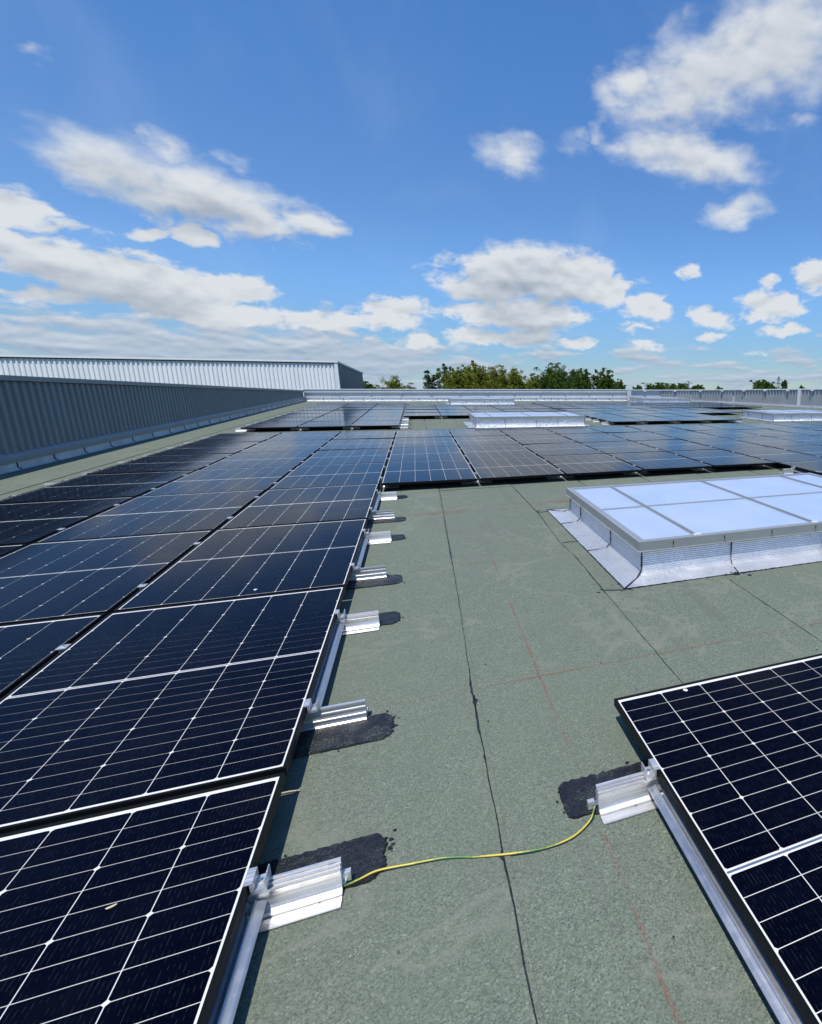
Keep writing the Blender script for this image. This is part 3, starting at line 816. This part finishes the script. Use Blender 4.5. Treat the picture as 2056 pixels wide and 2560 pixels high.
# ------------------------------------------------------------------ skylights
def skylight(x0, y0, h, label, near=False, joints=(0.75, 1.64, 2.28), sd=0):
    WX, WY = 3.10, 2.02                               # curb size
    t = thing('skylight', label, 'skylight', (x0, y0, 0), 'flat rooflights with opal panes')
    r = random.Random(sd); zf = h - 0.068
    # curb core
    child('curb', MB().box(0.006, WX-0.006, 0.006, WY-0.006, 0, zf), MAT['darkgap'], t)
    # foil flashing: sheet by sheet, upstand and foot in one fold
    def sheet(a, b, side):
        fl = 0.205; mb = MB()
        n = max(2, int((b-a)/0.06)) if near else 2
        prof = [(fl, 0.004), (fl*0.55, 0.008), (0.022, 0.016), (0.004, 0.032), (0, 0.07), (0, zf+0.005)]
        rows = []
        for j in range(n+1):
            u = a + (b-a)*j/n; row = []
            for d, z in prof:
                dd = d + (r.uniform(-0.0015, 0.0015) if near and d > 0.03 else 0)
                if side == 'front': p = (u, -dd, z)
                elif side == 'back': p = (u, WY+dd, z)
                elif side == 'left': p = (-dd, u, z)
                else: p = (WX+dd, u, z)
                row.append(p)
            rows.append(row)
        # mitre the outer corners of the foot
        for p_i, row in enumerate(rows):
            u = a + (b-a)*p_i/n
            L = WX if side in ('front', 'back') else WY
            for q, (d, z) in enumerate(prof):
                x, y, zz_ = row[q]
                ex = -d if u <= 1e-6 else d if u >= L-1e-6 else 0
                row[q] = (x+ex, y, zz_) if side in ('front', 'back') else (x, y+ex, zz_)
        fl_ = side in ('front', 'right')
        for j in range(n):
            for q in range(len(prof)-1):
                f = [rows[j][q], rows[j+1][q], rows[j+1][q+1], rows[j][q+1]]
                mb.face(f if fl_ else f[::-1])
        child('flashing_sheet', mb, MAT['foil_x' if side in ('front', 'back') else 'foil_y'], t)
        return prof
    js = [0.0] + list(joints) + [WX]
    jy = [0.0, 0.70, 1.62, WY]
    for a, b in zip(js[:-1], js[1:]):
        sheet(a, b, 'front'); sheet(a, b, 'back')
    for a, b in zip(jy[:-1], jy[1:]):
        sheet(a, b, 'left'); sheet(a, b, 'right')
    # bitumen joints between the sheets, at the corners and round the foot
    def bead(path, w, name='bitumen_joint'):
        mb = MB(); prev = None
        for i in range(len(path)-1):
            a, b = Vector(path[i]), Vector(path[i+1]); n = max(1, int((b-a).length/0.02)) if near else 1
            for j in range(n + (i == len(path)-2)):
                p = a + (b-a)*(j/n); rr = w*(r.uniform(0.55, 1.5) if near else 1)
                d = (b-a).normalized(); s1 = d.cross(Vector((0.3, 0.5, 0.8))).normalized(); s2 = d.cross(s1)
                cur = [p + s1*rr, p + s2*rr, p - s1*rr, p - s2*rr]
                if prev:
                    for q in range(4): mb.face([prev[q], cur[q], cur[(q+1) % 4], prev[(q+1) % 4]])
                prev = cur
        child(name, mb, MAT['bitumen'], t)
    w = 0.0045 if near else 0.006
    for u in joints:
        k_ = 0.05 if near else 0
        bead([(u, -0.001, zf), (u, -0.003, 0.05), (u-k_*0.2, -0.045, 0.009), (u-k_, -0.205, 0.006)], w)
        bead([(u, WY+0.001, zf), (u, WY+0.045, 0.009), (u, WY+0.205, 0.006)], w)
    for u in jy[1:-1]:
        bead([(-0.001, u, zf), (-0.003, u, 0.05), (-0.045, u-0.003, 0.009), (-0.205, u-0.012, 0.006)], w)
        bead([(WX+0.001, u, zf), (WX+0.045, u, 0.009), (WX+0.205, u, 0.006)], w)
    for (cx, ex) in ((0, -1), (WX, 1)):
        for (cy, ey) in ((0, -1), (WY, 1)):
            bead([(cx, cy, zf), (cx, cy, 0.05), (cx+ex*0.06, cy+ey*0.06, 0.010), (cx+ex*0.205, cy+ey*0.205, 0.006)], w*1.3)
    f = 0.207
    bead([(-f, -f, 0.004), (WX+f, -f, 0.004), (WX+f, WY+f, 0.004), (-f, WY+f, 0.004), (-f, -f, 0.004)], w*0.9, 'bitumen_edge')
    if near:
        sm = MB()
        for _ in range(26):
            bx_, by_ = r.choice(((-0.205, -0.22), (-0.205, 0.68), (-0.215, -0.1), (0.7, -0.215), (-0.3, 2.2), (-0.15, -0.20), (-0.38, -0.2))); bx_ += r.gauss(0, 0.035); by_ += r.gauss(0, 0.018)
            s = r.uniform(0.004, 0.016); a0 = r.uniform(0, 6)
            sm.face([(bx_ + 1.8*s*math.cos(a0+k*0.9)*r.uniform(0.4, 1.2), by_ + s*math.sin(a0+k*0.9)*r.uniform(0.3, 1.0), 0.0058) for k in range(7)])
        o = child('bitumen_smears', sm, MAT['bitumen'], t); o['kind'] = 'stuff'
    # frame: a folded cap all round with a bright drip edge
    ov = 0.034; X0, X1, Y0, Y1 = -ov, WX+ov, -ov, WY+ov; fw = 0.055
    fr = MB()
    for (a0, a1, b0, b1) in ((X0, X1, Y0, Y0+fw), (X0, X1, Y1-fw, Y1), (X0, X0+fw, Y0+fw, Y1-fw), (X1-fw, X1, Y0+fw, Y1-fw)):
        fr.box(a0, a1, b0, b1, zf, h)
    frame = child('frame', fr, MAT['alu_frame'], t)
    dr = MB(); e = 0.006
    for (a0, a1, b0, b1) in ((X0-e, X1+e, Y0-e, Y0+0.01), (X0-e, X1+e, Y1-0.01, Y1+e), (X0-e, X0+0.01, Y0+0.01, Y1-0.01), (X1-0.01, X1+e, Y0+0.01, Y1-0.01)):
        dr.box(a0, a1, b0, b1, zf-0.0055, zf-0.0005)
    child('drip_edge', dr, MAT['alu'], frame)
    if near:
        ch = MB()
        for (a0, a1, b0, b1) in ((X0+0.004, X1-0.004, Y0+0.003, Y0+0.008), (X0+0.003, X0+0.008, Y0+0.008, Y1-0.008)):
            ch.box(a0, a1, b0, b1, h, h+0.0025)
        child('edge_bead', ch, MAT['alu'], frame)
        for i in range(7):
            x = 0.235 + i*0.43
            child('fixing_slot', MB().box(x-0.004, x+0.004, Y0-0.0025, Y0, zf+0.026, zf+0.052), MAT['darkgap'], frame)
            child('screw', MB().box(x-0.007, x+0.007, Y0-0.006, Y0-0.001, zf+0.014, zf+0.024), MAT['steel'], frame)
        for i in range(5):
            y = 0.30 + i*0.38
            child('screw', MB().box(X0-0.006, X0-0.001, y-0.007, y+0.007, zf+0.016, zf+0.030), MAT['steel'], frame)
        lb = child('paper_label', MB().box(1.635, 1.785, Y0-0.0015, Y0-0.0002, zf+0.014, zf+0.060), MAT['paper'], frame)
        pr = MB()
        for (u0, u1, v) in ((1.645, 1.695, 0.046), (1.645, 1.680, 0.040), (1.712, 1.765, 0.046), (1.712, 1.745, 0.041), (1.712, 1.750, 0.036), (1.645, 1.72, 0.024), (1.645, 1.70, 0.020)):
            pr.box(u0, u1, Y0-0.0021, Y0-0.0016, zf+v, zf+v+0.002)
        child('label_print', pr, MAT['ink'], frame)
    # panes and glazing bars
    gx = [X0+fw, 0.452, 1.548, 2.648, X1-fw]; gy = [Y0+fw, 1.035, Y1-fw]
    zt = h - 0.012
    for i in range(4):
        for j in range(2):
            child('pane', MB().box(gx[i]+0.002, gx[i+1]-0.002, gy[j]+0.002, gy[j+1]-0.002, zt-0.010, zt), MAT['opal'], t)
    for i in (1, 2, 3):
        b = MB(); b.box(gx[i]-0.021, gx[i]+0.021, gy[0], gy[2], zt+0.0005, zt+0.005); b.box(gx[i]-0.008, gx[i]+0.008, gy[0], gy[2], zt+0.0052, zt+0.014)
        o = child('glazing_bar', b, MAT['alu_frame'], t)
        child('bar_clip', MB().box(gx[i]-0.03, gx[i]+0.03, gy[0]-0.022, gy[0]+0.004, h+0.0003, h+0.005), MAT['cap'], o)
    for i in range(4):
        child('cross_bar', MB().box(gx[i]+0.022, gx[i+1]-0.022, gy[1]-0.014, gy[1]+0.014, zt+0.0005, zt+0.007), MAT['alu_frame'], t)
    return t
skylight(1.920, 3.354, 0.268, 'near flat skylight with opal panes, foil curb and bitumen joints', True, (0.75, 1.64, 2.28), 1)
skylight(1.978, 15.78, 0.300, 'second skylight in the middle distance, beyond the wide solar array', False, (0.79, 1.67, 2.30), 2)
skylight(12.08, 16.12, 0.275, 'skylight at the right edge of the photo beyond the solar array', False, (0.75, 1.64, 2.28), 3)
skylight(2.07, 29.10, 0.280, 'far skylight before the parapet, left of the roof centre', False, (0.72, 1.60, 2.28), 4)
skylight(12.60, 29.75, 0.284, 'far skylight before the parapet, near its right corner', False, (0.75, 1.64, 2.40), 5)

# ------------------------------------------------------------------ parapets
def corrugated(mb, p0, p1, zb, ztf, pitch=0.178, depth=0.035, crest=0.40, side=1, m=0, slope=0.09):
    # trapezoid sheet between two plan points; ztf(x, y) gives the height of its top edge
    a, b = Vector((*p0, 0)), Vector((*p1, 0)); d = b - a; L = d.length; d.normalize(); nr = Vector((-d.y, d.x, 0))*side
    n = int(L/pitch); pts = []
    for i in range(n):
        s = i*pitch
        for t, o_ in ((0, 0), (0.5-crest/2-slope, 0), (0.5-crest/2, depth), (0.5+crest/2, depth), (0.5+crest/2+slope, 0)):
            pts.append(a + d*(s + t*pitch) + nr*o_)
    pts.append(a + d*(n*pitch))
    for u, v in zip(pts[:-1], pts[1:]):
        f = [(u.x,u.y,zb),(v.x,v.y,zb),(v.x,v.y,ztf(v.x, v.y)),(u.x,u.y,ztf(u.x, u.y))]
        mb.face(f if side > 0 else f[::-1], m)
def wall_top(x, y): return 1.3178 - 0.0337*(y - 10.59)
def strip_y(x0, x1, y0, y1, zfb, zft, step=2.0):            # long trim along y with tops that follow functions
    mb = MB(); n = max(1, int((y1-y0)/step))
    for j in range(n):
        a, b = y0+(y1-y0)*j/n, y0+(y1-y0)*(j+1)/n
        v = [(x0,a,zfb(a)),(x1,a,zfb(a)),(x1,b,zfb(b)),(x0,b,zfb(b)),(x0,a,zft(a)),(x1,a,zft(a)),(x1,b,zft(b)),(x0,b,zft(b))]
        for f in ((0,3,2,1),(4,5,6,7),(0,1,5,4),(1,2,6,5),(2,3,7,6),(3,0,4,7)): mb.face([v[q] for q in f])
    return mb
XW = -4.84
Y_FAR = 33.25
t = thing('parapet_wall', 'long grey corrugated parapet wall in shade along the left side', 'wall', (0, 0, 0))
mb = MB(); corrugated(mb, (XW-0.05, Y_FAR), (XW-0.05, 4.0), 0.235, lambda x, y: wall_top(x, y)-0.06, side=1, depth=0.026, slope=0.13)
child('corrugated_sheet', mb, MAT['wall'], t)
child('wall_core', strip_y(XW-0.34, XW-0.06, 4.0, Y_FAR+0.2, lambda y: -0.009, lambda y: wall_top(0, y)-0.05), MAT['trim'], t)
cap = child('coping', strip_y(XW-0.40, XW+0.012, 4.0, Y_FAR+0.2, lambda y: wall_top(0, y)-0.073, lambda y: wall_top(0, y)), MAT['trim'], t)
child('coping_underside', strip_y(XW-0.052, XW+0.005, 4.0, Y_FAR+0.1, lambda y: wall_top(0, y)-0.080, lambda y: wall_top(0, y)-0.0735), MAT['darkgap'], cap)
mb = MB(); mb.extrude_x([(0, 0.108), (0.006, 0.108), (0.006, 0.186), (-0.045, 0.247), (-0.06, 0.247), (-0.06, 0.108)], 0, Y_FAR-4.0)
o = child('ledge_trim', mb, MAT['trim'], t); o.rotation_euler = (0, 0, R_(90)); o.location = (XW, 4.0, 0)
o.rotation_euler = (0, 0, R_(90)); o.scale = (1, -1, 1)
fj = [10.474-0.92*k for k in range(1, 8)][::-1] + [10.474, 11.367, 12.25, 13.145, 14.04, 14.96] + [14.96+0.92*k for k in range(1, 20)]
fj = [4.0] + [f for f in fj if 4.2 < f < Y_FAR-0.3] + [Y_FAR]
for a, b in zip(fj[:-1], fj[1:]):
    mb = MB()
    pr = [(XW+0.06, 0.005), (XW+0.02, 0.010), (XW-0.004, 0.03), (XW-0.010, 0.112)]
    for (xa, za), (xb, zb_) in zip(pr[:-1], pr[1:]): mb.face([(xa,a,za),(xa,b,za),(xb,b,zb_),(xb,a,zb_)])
    child('flashing_sheet', mb, MAT['foil_shaded'], t)
for y in fj[1:-1]:
    child('bitumen_joint', MB().tube([(XW-0.006, y, 0.11), (XW+0.002, y, 0.03), (XW+0.035, y+0.004, 0.010)], 0.0075, 5), MAT['bitumen'], t)

def far_top(x): return 0.612 + 0.0048*(x + 5)
t = thing('parapet_wall', 'pale sheet metal parapet with brackets across the far end of the roof', 'wall', (0, 0, 0))
x0f, x1f = XW, 12.93
def strip_x(x0, x1, y0, y1, zfb, zft, step=3.0):
    mb = MB(); n = max(1, int((x1-x0)/step))
    for j in range(n):
        a, b = x0+(x1-x0)*j/n, x0+(x1-x0)*(j+1)/n
        v = [(a,y0,zfb(a)),(b,y0,zfb(b)),(b,y1,zfb(b)),(a,y1,zfb(a)),(a,y0,zft(a)),(b,y0,zft(b)),(b,y1,zft(b)),(a,y1,zft(a))]
        for f in ((0,3,2,1),(4,5,6,7),(0,1,5,4),(1,2,6,5),(2,3,7,6),(3,0,4,7)): mb.face([v[q] for q in f])
    return mb
YF = Y_FAR
child('wall_core', strip_x(x0f, x1f, YF+0.02, YF+0.4, lambda x: -0.009, lambda x: far_top(x)-0.03), MAT['parapet'], t)
child('ledge_trim', strip_x(x0f, x1f, YF-0.035, YF+0.019, lambda x: 0.160, lambda x: 0.228), MAT['parapet'], t)
child('shelf_trim', strip_x(x0f, x1f, YF-0.05, YF+0.019, lambda x: far_top(x)-0.165, lambda x: far_top(x)-0.150), MAT['cap'], t)
child('upper_band', strip_x(x0f, x1f, YF-0.03, YF+0.019, lambda x: far_top(x)-0.149, lambda x: far_top(x)-0.045), MAT['parapet'], t)
child('shadow_gap', strip_x(x0f, x1f, YF-0.032, YF+0.019, lambda x: far_top(x)-0.044, lambda x: far_top(x)-0.026), MAT['darkgap'], t)
child('coping', strip_x(x0f-0.3, x1f, YF-0.06, YF+0.45, lambda x: far_top(x)-0.0255, lambda x: far_top(x)), MAT['cap'], t)
for i in range(11):
    x = -3.29 + 1.52*i
    if i == 0: x = -3.29
    b = MB().box(x-0.06, x+0.06, YF-0.085, YF-0.0505, far_top(x)-0.185, far_top(x)-0.140)
    b.box(x-0.035, x+0.035, YF-0.012, YF+0.019, 0.2285, far_top(x)-0.166)
    child('bracket', b, MAT['parapet'], t)
fx = [x0f] + [-3.98 + 0.926*k for k in range(19)]
fx = [x for x in fx if x < x1f-0.3] + [x1f]
for a, b in zip(fx[:-1], fx[1:]):
    mb = MB()
    for (ya, za), (yb, zb_) in zip([(YF-0.20, 0.005), (YF-0.05, 0.010), (YF-0.008, 0.03), (YF, 0.159)][:-1], [(YF-0.05, 0.010), (YF-0.008, 0.03), (YF, 0.159)]):
        mb.face([(a,ya,za),(b,ya,za),(b,yb,zb_),(a,yb,zb_)])
    child('flashing_sheet', mb, MAT['foil_x'], t)
for x in fx[1:-1]:
    child('bitumen_joint', MB().box(x-0.012, x+0.012, YF-0.012, YF-0.004, 0.02, 0.150), MAT['bitumen'], t)
t = thing('corner_post', 'pale square post at the right end of the far parapet', 'post', (12.95, YF-0.06, 0), None)
child('post_body', MB().box(0, 0.26, 0, 0.5, -0.009, 0.70), MAT['parapet'], t); child('post_cap', MB().box(-0.015, 0.275, -0.015, 0.515, 0.7005, 0.722), MAT['cap'], t)

# angled galvanised fence at the right
def fence_top(x, y): return 0.735 + 0.0325*(32.6 - y)
t = thing('metal_fence', 'galvanised corrugated fence with brackets running along the right side', 'fence', (0, 0, 0))
FP = [(13.215, 34.0), (15.65, 34.0), (16.95, 32.1), (18.30, 29.0), (19.95, 24.85), (22.2, 19.3)]
mb = MB()
for a, b in zip(FP[1:-1], FP[2:]): corrugated(mb, a, b, 0.10, lambda x, y: fence_top(x, y)-0.05, pitch=0.205, depth=0.055, crest=0.30, side=-1)
child('corrugated_sheet', mb, MAT['fence'], t)
def along(a, b, off0, off1, zb, zt_):
    a, b = Vector((*a, 0)), Vector((*b, 0)); d = (b-a).normalized(); nr = Vector((d.y, -d.x, 0))
    pts = [a + nr*off1, a + nr*off0, b + nr*off0, b + nr*off1]
    mb_ = MB()
    lo = [(p.x, p.y, zb(p.x, p.y)) for p in pts]; hi = [(p.x, p.y, zt_(p.x, p.y)) for p in pts]
    mb_.face(lo); mb_.face(hi[::-1])
    for i in range(4): mb_.face([lo[(i+1) % 4], lo[i], hi[i], hi[(i+1) % 4]])
    return mb_
# nr above points to the right of travel; the roof lies on the other side for this path, so offsets are negative towards the roof
SD = lambda a, b: 1 if ((b[1]-a[1])*(0-a[0]) - (b[0]-a[0])*(20-a[1])) > 0 else -1
for a, b in zip(FP[:-1], FP[1:]):
    s = SD(a, b)
    child('capping', along(a, b, -0.20*s, 0.085*s, lambda x, y: fence_top(x, y)-0.055, lambda x, y: fence_top(x, y)), MAT['cap'], t)
    child('backing_sheet', along(a, b, -0.10*s, -0.03*s, lambda x, y: -0.009, lambda x, y: fence_top(x, y)-0.06), MAT['parapet'], t)
    child('base_flashing', along(a, b, -0.02*s, 0.10*s, lambda x, y: 0.003, lambda x, y: 0.10), MAT['foil_y'], t)
    L = math.hypot(b[0]-a[0], b[1]-a[1]); n = max(1, int(L/1.45))
    for j in range(n):
        u = (j+0.5)/n; x, y = a[0]+(b[0]-a[0])*u, a[1]+(b[1]-a[1])*u
        d = Vector((b[0]-a[0], b[1]-a[1], 0)).normalized(); nr = Vector((d.y, -d.x, 0))*s
        o = child('bracket', MB().box(-0.085, 0.085, 0.06, 0.15, -0.03, 0.03), MAT['cap'], t)
        o.location = (x, y, fence_top(x, y)-0.095); o.rotation_euler = (0, 0, math.atan2(nr.y, nr.x) - math.pi/2)
o = child('fence_post', MB().box(-0.09, 0.09, -0.10, 0.10, 0, 0.97), MAT['parapet'], t); o.location = (19.93, 24.88, 0); o.rotation_euler = (0, 0, R_(21))

# ------------------------------------------------------------------ taller white hall behind the left wall (level frame)
t = thing('warehouse_hall', 'taller white corrugated hall with flat roof behind the left wall', 'building', (0, 0, 0), roof=False)
HX, HY, HT = -3.77, 38.32, 3.49
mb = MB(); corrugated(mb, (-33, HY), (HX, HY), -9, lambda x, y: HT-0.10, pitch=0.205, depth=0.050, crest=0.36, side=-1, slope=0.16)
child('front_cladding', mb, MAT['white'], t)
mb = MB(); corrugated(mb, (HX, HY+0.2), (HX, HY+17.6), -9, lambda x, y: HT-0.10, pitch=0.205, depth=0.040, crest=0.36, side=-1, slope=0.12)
child('side_cladding', mb, MAT['wall'], t)  # shade of this side put into the colour; the cladding itself is white
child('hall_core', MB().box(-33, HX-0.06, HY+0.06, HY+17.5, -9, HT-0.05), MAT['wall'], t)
child('corner_trim', MB().box(HX-0.10, HX+0.07, HY-0.085, HY+0.20, -9, HT-0.10), MAT['white'], t)
rf = child('roof_trim', MB().box(-33, HX+0.10, HY-0.12, HY+17.7, HT-0.10, HT), MAT['white'], t)
child('trim_shadow_gap', MB().box(-33, HX-0.11, HY-0.100, HY-0.0, HT-0.150, HT-0.1005), MAT['darkgap'], rf)

# ------------------------------------------------------------------ trees, pylon, pole
def leaf_mat(name, c0, c1, c2):
    m, N = mat(name)
    p = wp(N)
    r = N.node('ShaderNodeNewGeometry').outputs['Random Per Island']
    n = N.noise(p, 0.7, 3, 0.6)
    c = N.mix(r, c0, c1); c = N.mix(N.ramp(n, 0.42, 0.68, 0, 0.6), c, c2)
    d = N.node('ShaderNodeBsdfDiffuse'); N.put(d.inputs[0], c)
    tr = N.node('ShaderNodeBsdfTranslucent'); N.put(tr.inputs[0], c)
    g = N.node('ShaderNodeMixShader'); N.put(g.inputs[0], 0.36); N.l.new(d.outputs[0], g.inputs[1]); N.l.new(tr.outputs[0], g.inputs[2])
    finish(N, g.outputs[0]); return m
LEAF = [leaf_mat('dark green leaves', (0.036, 0.080, 0.018), (0.095, 0.175, 0.036), (0.130, 0.175, 0.034)),
        leaf_mat('olive yellow leaves', (0.085, 0.130, 0.018), (0.215, 0.250, 0.036), (0.250, 0.235, 0.048)),
        leaf_mat('blue green leaves', (0.045, 0.085, 0.045), (0.105, 0.155, 0.075), (0.075, 0.120, 0.045))]
BARK = simple('bark', (0.10, 0.085, 0.06), 0.9, 0, 0.3, 6)
GZ = -9.0
def tree(x, y, top, rad, kind, label, seed):
    r = random.Random(seed); H = top - GZ
    t = thing('tree', label, 'tree', (x, y, GZ), 'trees beyond the roof', roof=False)
    far = math.hypot(x, y) > 100
    rad *= 1.28 if kind != 2 else 1.1
    tr = MB(); tr.tube([(0,0,0), (0.05*rad,0,H*0.3), (-0.05*rad,0.05,H*0.65), (0.0,0,H*0.96)], [0.20+0.012*H, 0.17, 0.10, 0.02], 7)
    # leaders: several upright limbs of unequal height make the ragged top outline
    leads = [(0.0, 0.0, H)]
    for i in range(9 if kind != 2 else 4):
        a = i*2.4 + r.uniform(-0.4, 0.4); q = rad*r.uniform(0.30, 0.80)
        leads.append((math.cos(a)*q, math.sin(a)*q, H - 0.1 - (q/rad)**1.6*1.9*r.uniform(0.35, 1.4)*(1.6 if far else 1.0)*min(1.0, rad/1.8)))
    clumps = []
    for (lx, ly, lz) in leads:
        b0 = Vector((lx*0.12, ly*0.12, H*r.uniform(0.34, 0.5))); e = Vector((lx, ly, lz))
        m1 = b0.lerp(e, 0.5) + Vector((lx, ly, 0))*0.16
        tr.tube([b0, m1, e - Vector((0, 0, 0.1))], [0.09, 0.055, 0.012], 5)
        span = e.z - H*0.42; n = max(8, int(span/0.34))
        for k_ in range(n):
            u = k_/(n-1); base = e.lerp(m1, min(1, u*1.3)) if u < 0.77 else m1.lerp(b0, (u-0.77)/0.23)
            w = (0.12 + 0.62*min(1, u*3.0))*rad*(0.62 if kind != 2 else 0.42)
            for _ in range(1 + int(3.2*min(1, u*3)) if kind != 2 else 1):
                a = r.uniform(0, 6.28); d = w*math.sqrt(r.random())
                clumps.append((base + Vector((math.cos(a)*d, math.sin(a)*d, r.uniform(-0.25, 0.15))), r.uniform(0.16, 0.30)*(0.75 + 0.5*min(1, u*1.6))*max(0.85, min(1.7, rad*0.5))))
    # side branches that carry leaf tufts beyond the body of the crown
    for i in range(22):
        u = r.uniform(0.45, 0.93); a = r.uniform(0, 6.28); L = rad*r.uniform(0.75, 1.1)*math.sin(math.pi*min(0.98, 0.25+0.75*(1-u)*1.5))**0.6
        e = Vector((math.cos(a)*L, math.sin(a)*L, H*u + 0.25*L)); s0 = Vector((0, 0, H*u - 0.3*L))
        tr.tube([s0, (s0+e)/2, e], [0.05, 0.03, 0.01], 4)
        clumps.append((e, r.uniform(0.14, 0.24)*max(0.9, rad*0.5))); clumps.append((s0.lerp(e, 0.7), r.uniform(0.2, 0.3)*max(0.9, rad*0.5)))
    child('trunk', tr, BARK, t)
    lf = MB(); k_s = 1.9 if far else 1.0
    for c, cr in clumps:
        if c.z < H*0.36: continue
        n = int(max(18, min(70, 240*cr*cr + 28)))
        for _ in range(n):
            p = c + Vector((r.gauss(0, 1), r.gauss(0, 1), r.gauss(0, 0.8)))*cr*0.60
            if p.z > H: p.z = H - r.uniform(0, 0.2)
            s = r.uniform(0.055, 0.125)*k_s
            a = Vector((r.gauss(0,1), r.gauss(0,1), r.gauss(0,0.6))).normalized(); b = a.cross(Vector((r.gauss(0,1), r.gauss(0,1), r.gauss(0,1)))).normalized()
            lf.face([p - a*s, p + b*s*0.6, p + a*s, p - b*s*0.6])
    o = child('crown', lf, LEAF[kind], t); o['kind'] = 'stuff'
TREES = [
 (-4.1,61.7,2.87,0.9,0,'small dark tree peeping out beside the white hall corner'),
 (-1.9,74.8,3.85,2.1,1,'low round olive green tree just right of the white hall'),
 (2.0,69.8,4.33,1.0,2,'airy blue green tree at the left end of the tree group'),
 (3.9,71.7,5.27,0.85,2,'slender airy tree with a tall tip left of the olive trees'),
 (5.1,65.7,4.54,1.81,1,'leafy olive green tree, leftmost of the dense olive ones'),
 (7.1,69.5,5.53,1.6,1,'tallest olive green tree of the middle group'),
 (9.9,67.2,5.01,2.14,1,'broad yellowish tree right of the tallest olive tree'),
 (14.7,72.5,4.27,1.82,1,'low yellow green tree between the olive group and the dark trees'),
 (16.0,64.0,5.18,2.01,0,'dense dark green tree with a ragged tall top'),
 (19.7,67.1,4.76,1.18,0,'narrow green tree right of the dense dark tree'),
 (21.6,64.5,4.76,1.34,0,'pointed green tree standing alone beyond the parapet corner'),
 (24.4,67.2,3.48,1.08,0,'low bush at the right end of the tree group'),
 (70.3,176.5,5.01,1.6,0,'tiny far tree just right of the parapet corner'),
 (68.2,155.8,5.20,3.88,0,'wide far tree, left one of the distant green row'),
 (70.2,143.8,4.84,3.3,0,'round far tree beside the thin utility pole'),
 (84.2,159.2,4.87,2.4,0,'small far tree at the right end of the distant row'),
 (109.6,190.8,5.00,1.6,0,'tiny lone bush on the horizon above the fence'),
 (79.3,115.5,5.15,2.49,0,'far tree with a spiky top left of the pylon'),
 (71.6,96.5,4.58,0.6,2,'thin sparse tree right of the pylon'),
 (123.4,157.6,4.77,1.4,0,'small round bush at the far right of the horizon'),
]
for i, a in enumerate(TREES): tree(*a, seed=300+i)
STEEL = simple('weathered pylon steel', (0.16, 0.18, 0.20), 0.7, 0.3)
def pylon(x, y, top):
    t = thing('electricity_pylon', 'distant lattice electricity pylon above the right fence', 'pylon', (x, y, GZ), roof=False)
    H = top - GZ
    tw = MB()
    def hw(z): return 1.6*(1 - z/H)**1.1 + 0.22
    for sx_ in (-1, 1):
        for sy_ in (-1, 1): tw.tube([(sx_*hw(z), sy_*hw(z), z) for z in [H*k/8 for k in range(9)]], 0.10, 4)
    for k_ in range(8):
        z0, z1 = H*k_/8, H*(k_+1)/8
        for s in (-1, 1):
            tw.tube([(-hw(z0), s*hw(z0), z0), (hw(z1), s*hw(z1), z1)], 0.06, 4); tw.tube([(hw(z0), s*hw(z0), z0), (-hw(z1), s*hw(z1), z1)], 0.06, 4)
    child('tower', tw, STEEL, t)
    for z, w in ((H*0.93, 1.7), (H*0.82, 2.3), (H*0.71, 1.8)):
        c = MB(); c.tube([(-w, 0, z), (0, 0, z+0.25), (w, 0, z)], [0.05, 0.12, 0.05], 4); c.tube([(-w, 0, z), (w, 0, z)], 0.06, 4)
        o = child('cross_arm', c, STEEL, t)
        i_ = MB()
        for s in (-1, 1): i_.cyl((s*w*0.95, 0, z-0.8), 0.08, 0.8, 6)
        child('insulator', i_, STEEL, o)
pylon(175.7, 243.4, 11.0)
t = thing('utility_pole', 'thin distant utility pole with a short bent arm above the trees', 'pole', (68.08, 133.75, GZ), roof=False)
H = 5.25 - GZ
child('pole', MB().tube([(0, 0, 0), (0, 0, H)], [0.16, 0.10], 8), STEEL, t)
child('arm', MB().tube([(-0.8, 0, H-0.1), (0, 0, H-0.35), (1.1, 0, H-0.75)], 0.07, 5), STEEL, t)

# ------------------------------------------------------------------ turn the roof things into the level world
for o in ROOF:
    o.matrix_basis = M @ o.matrix_basis
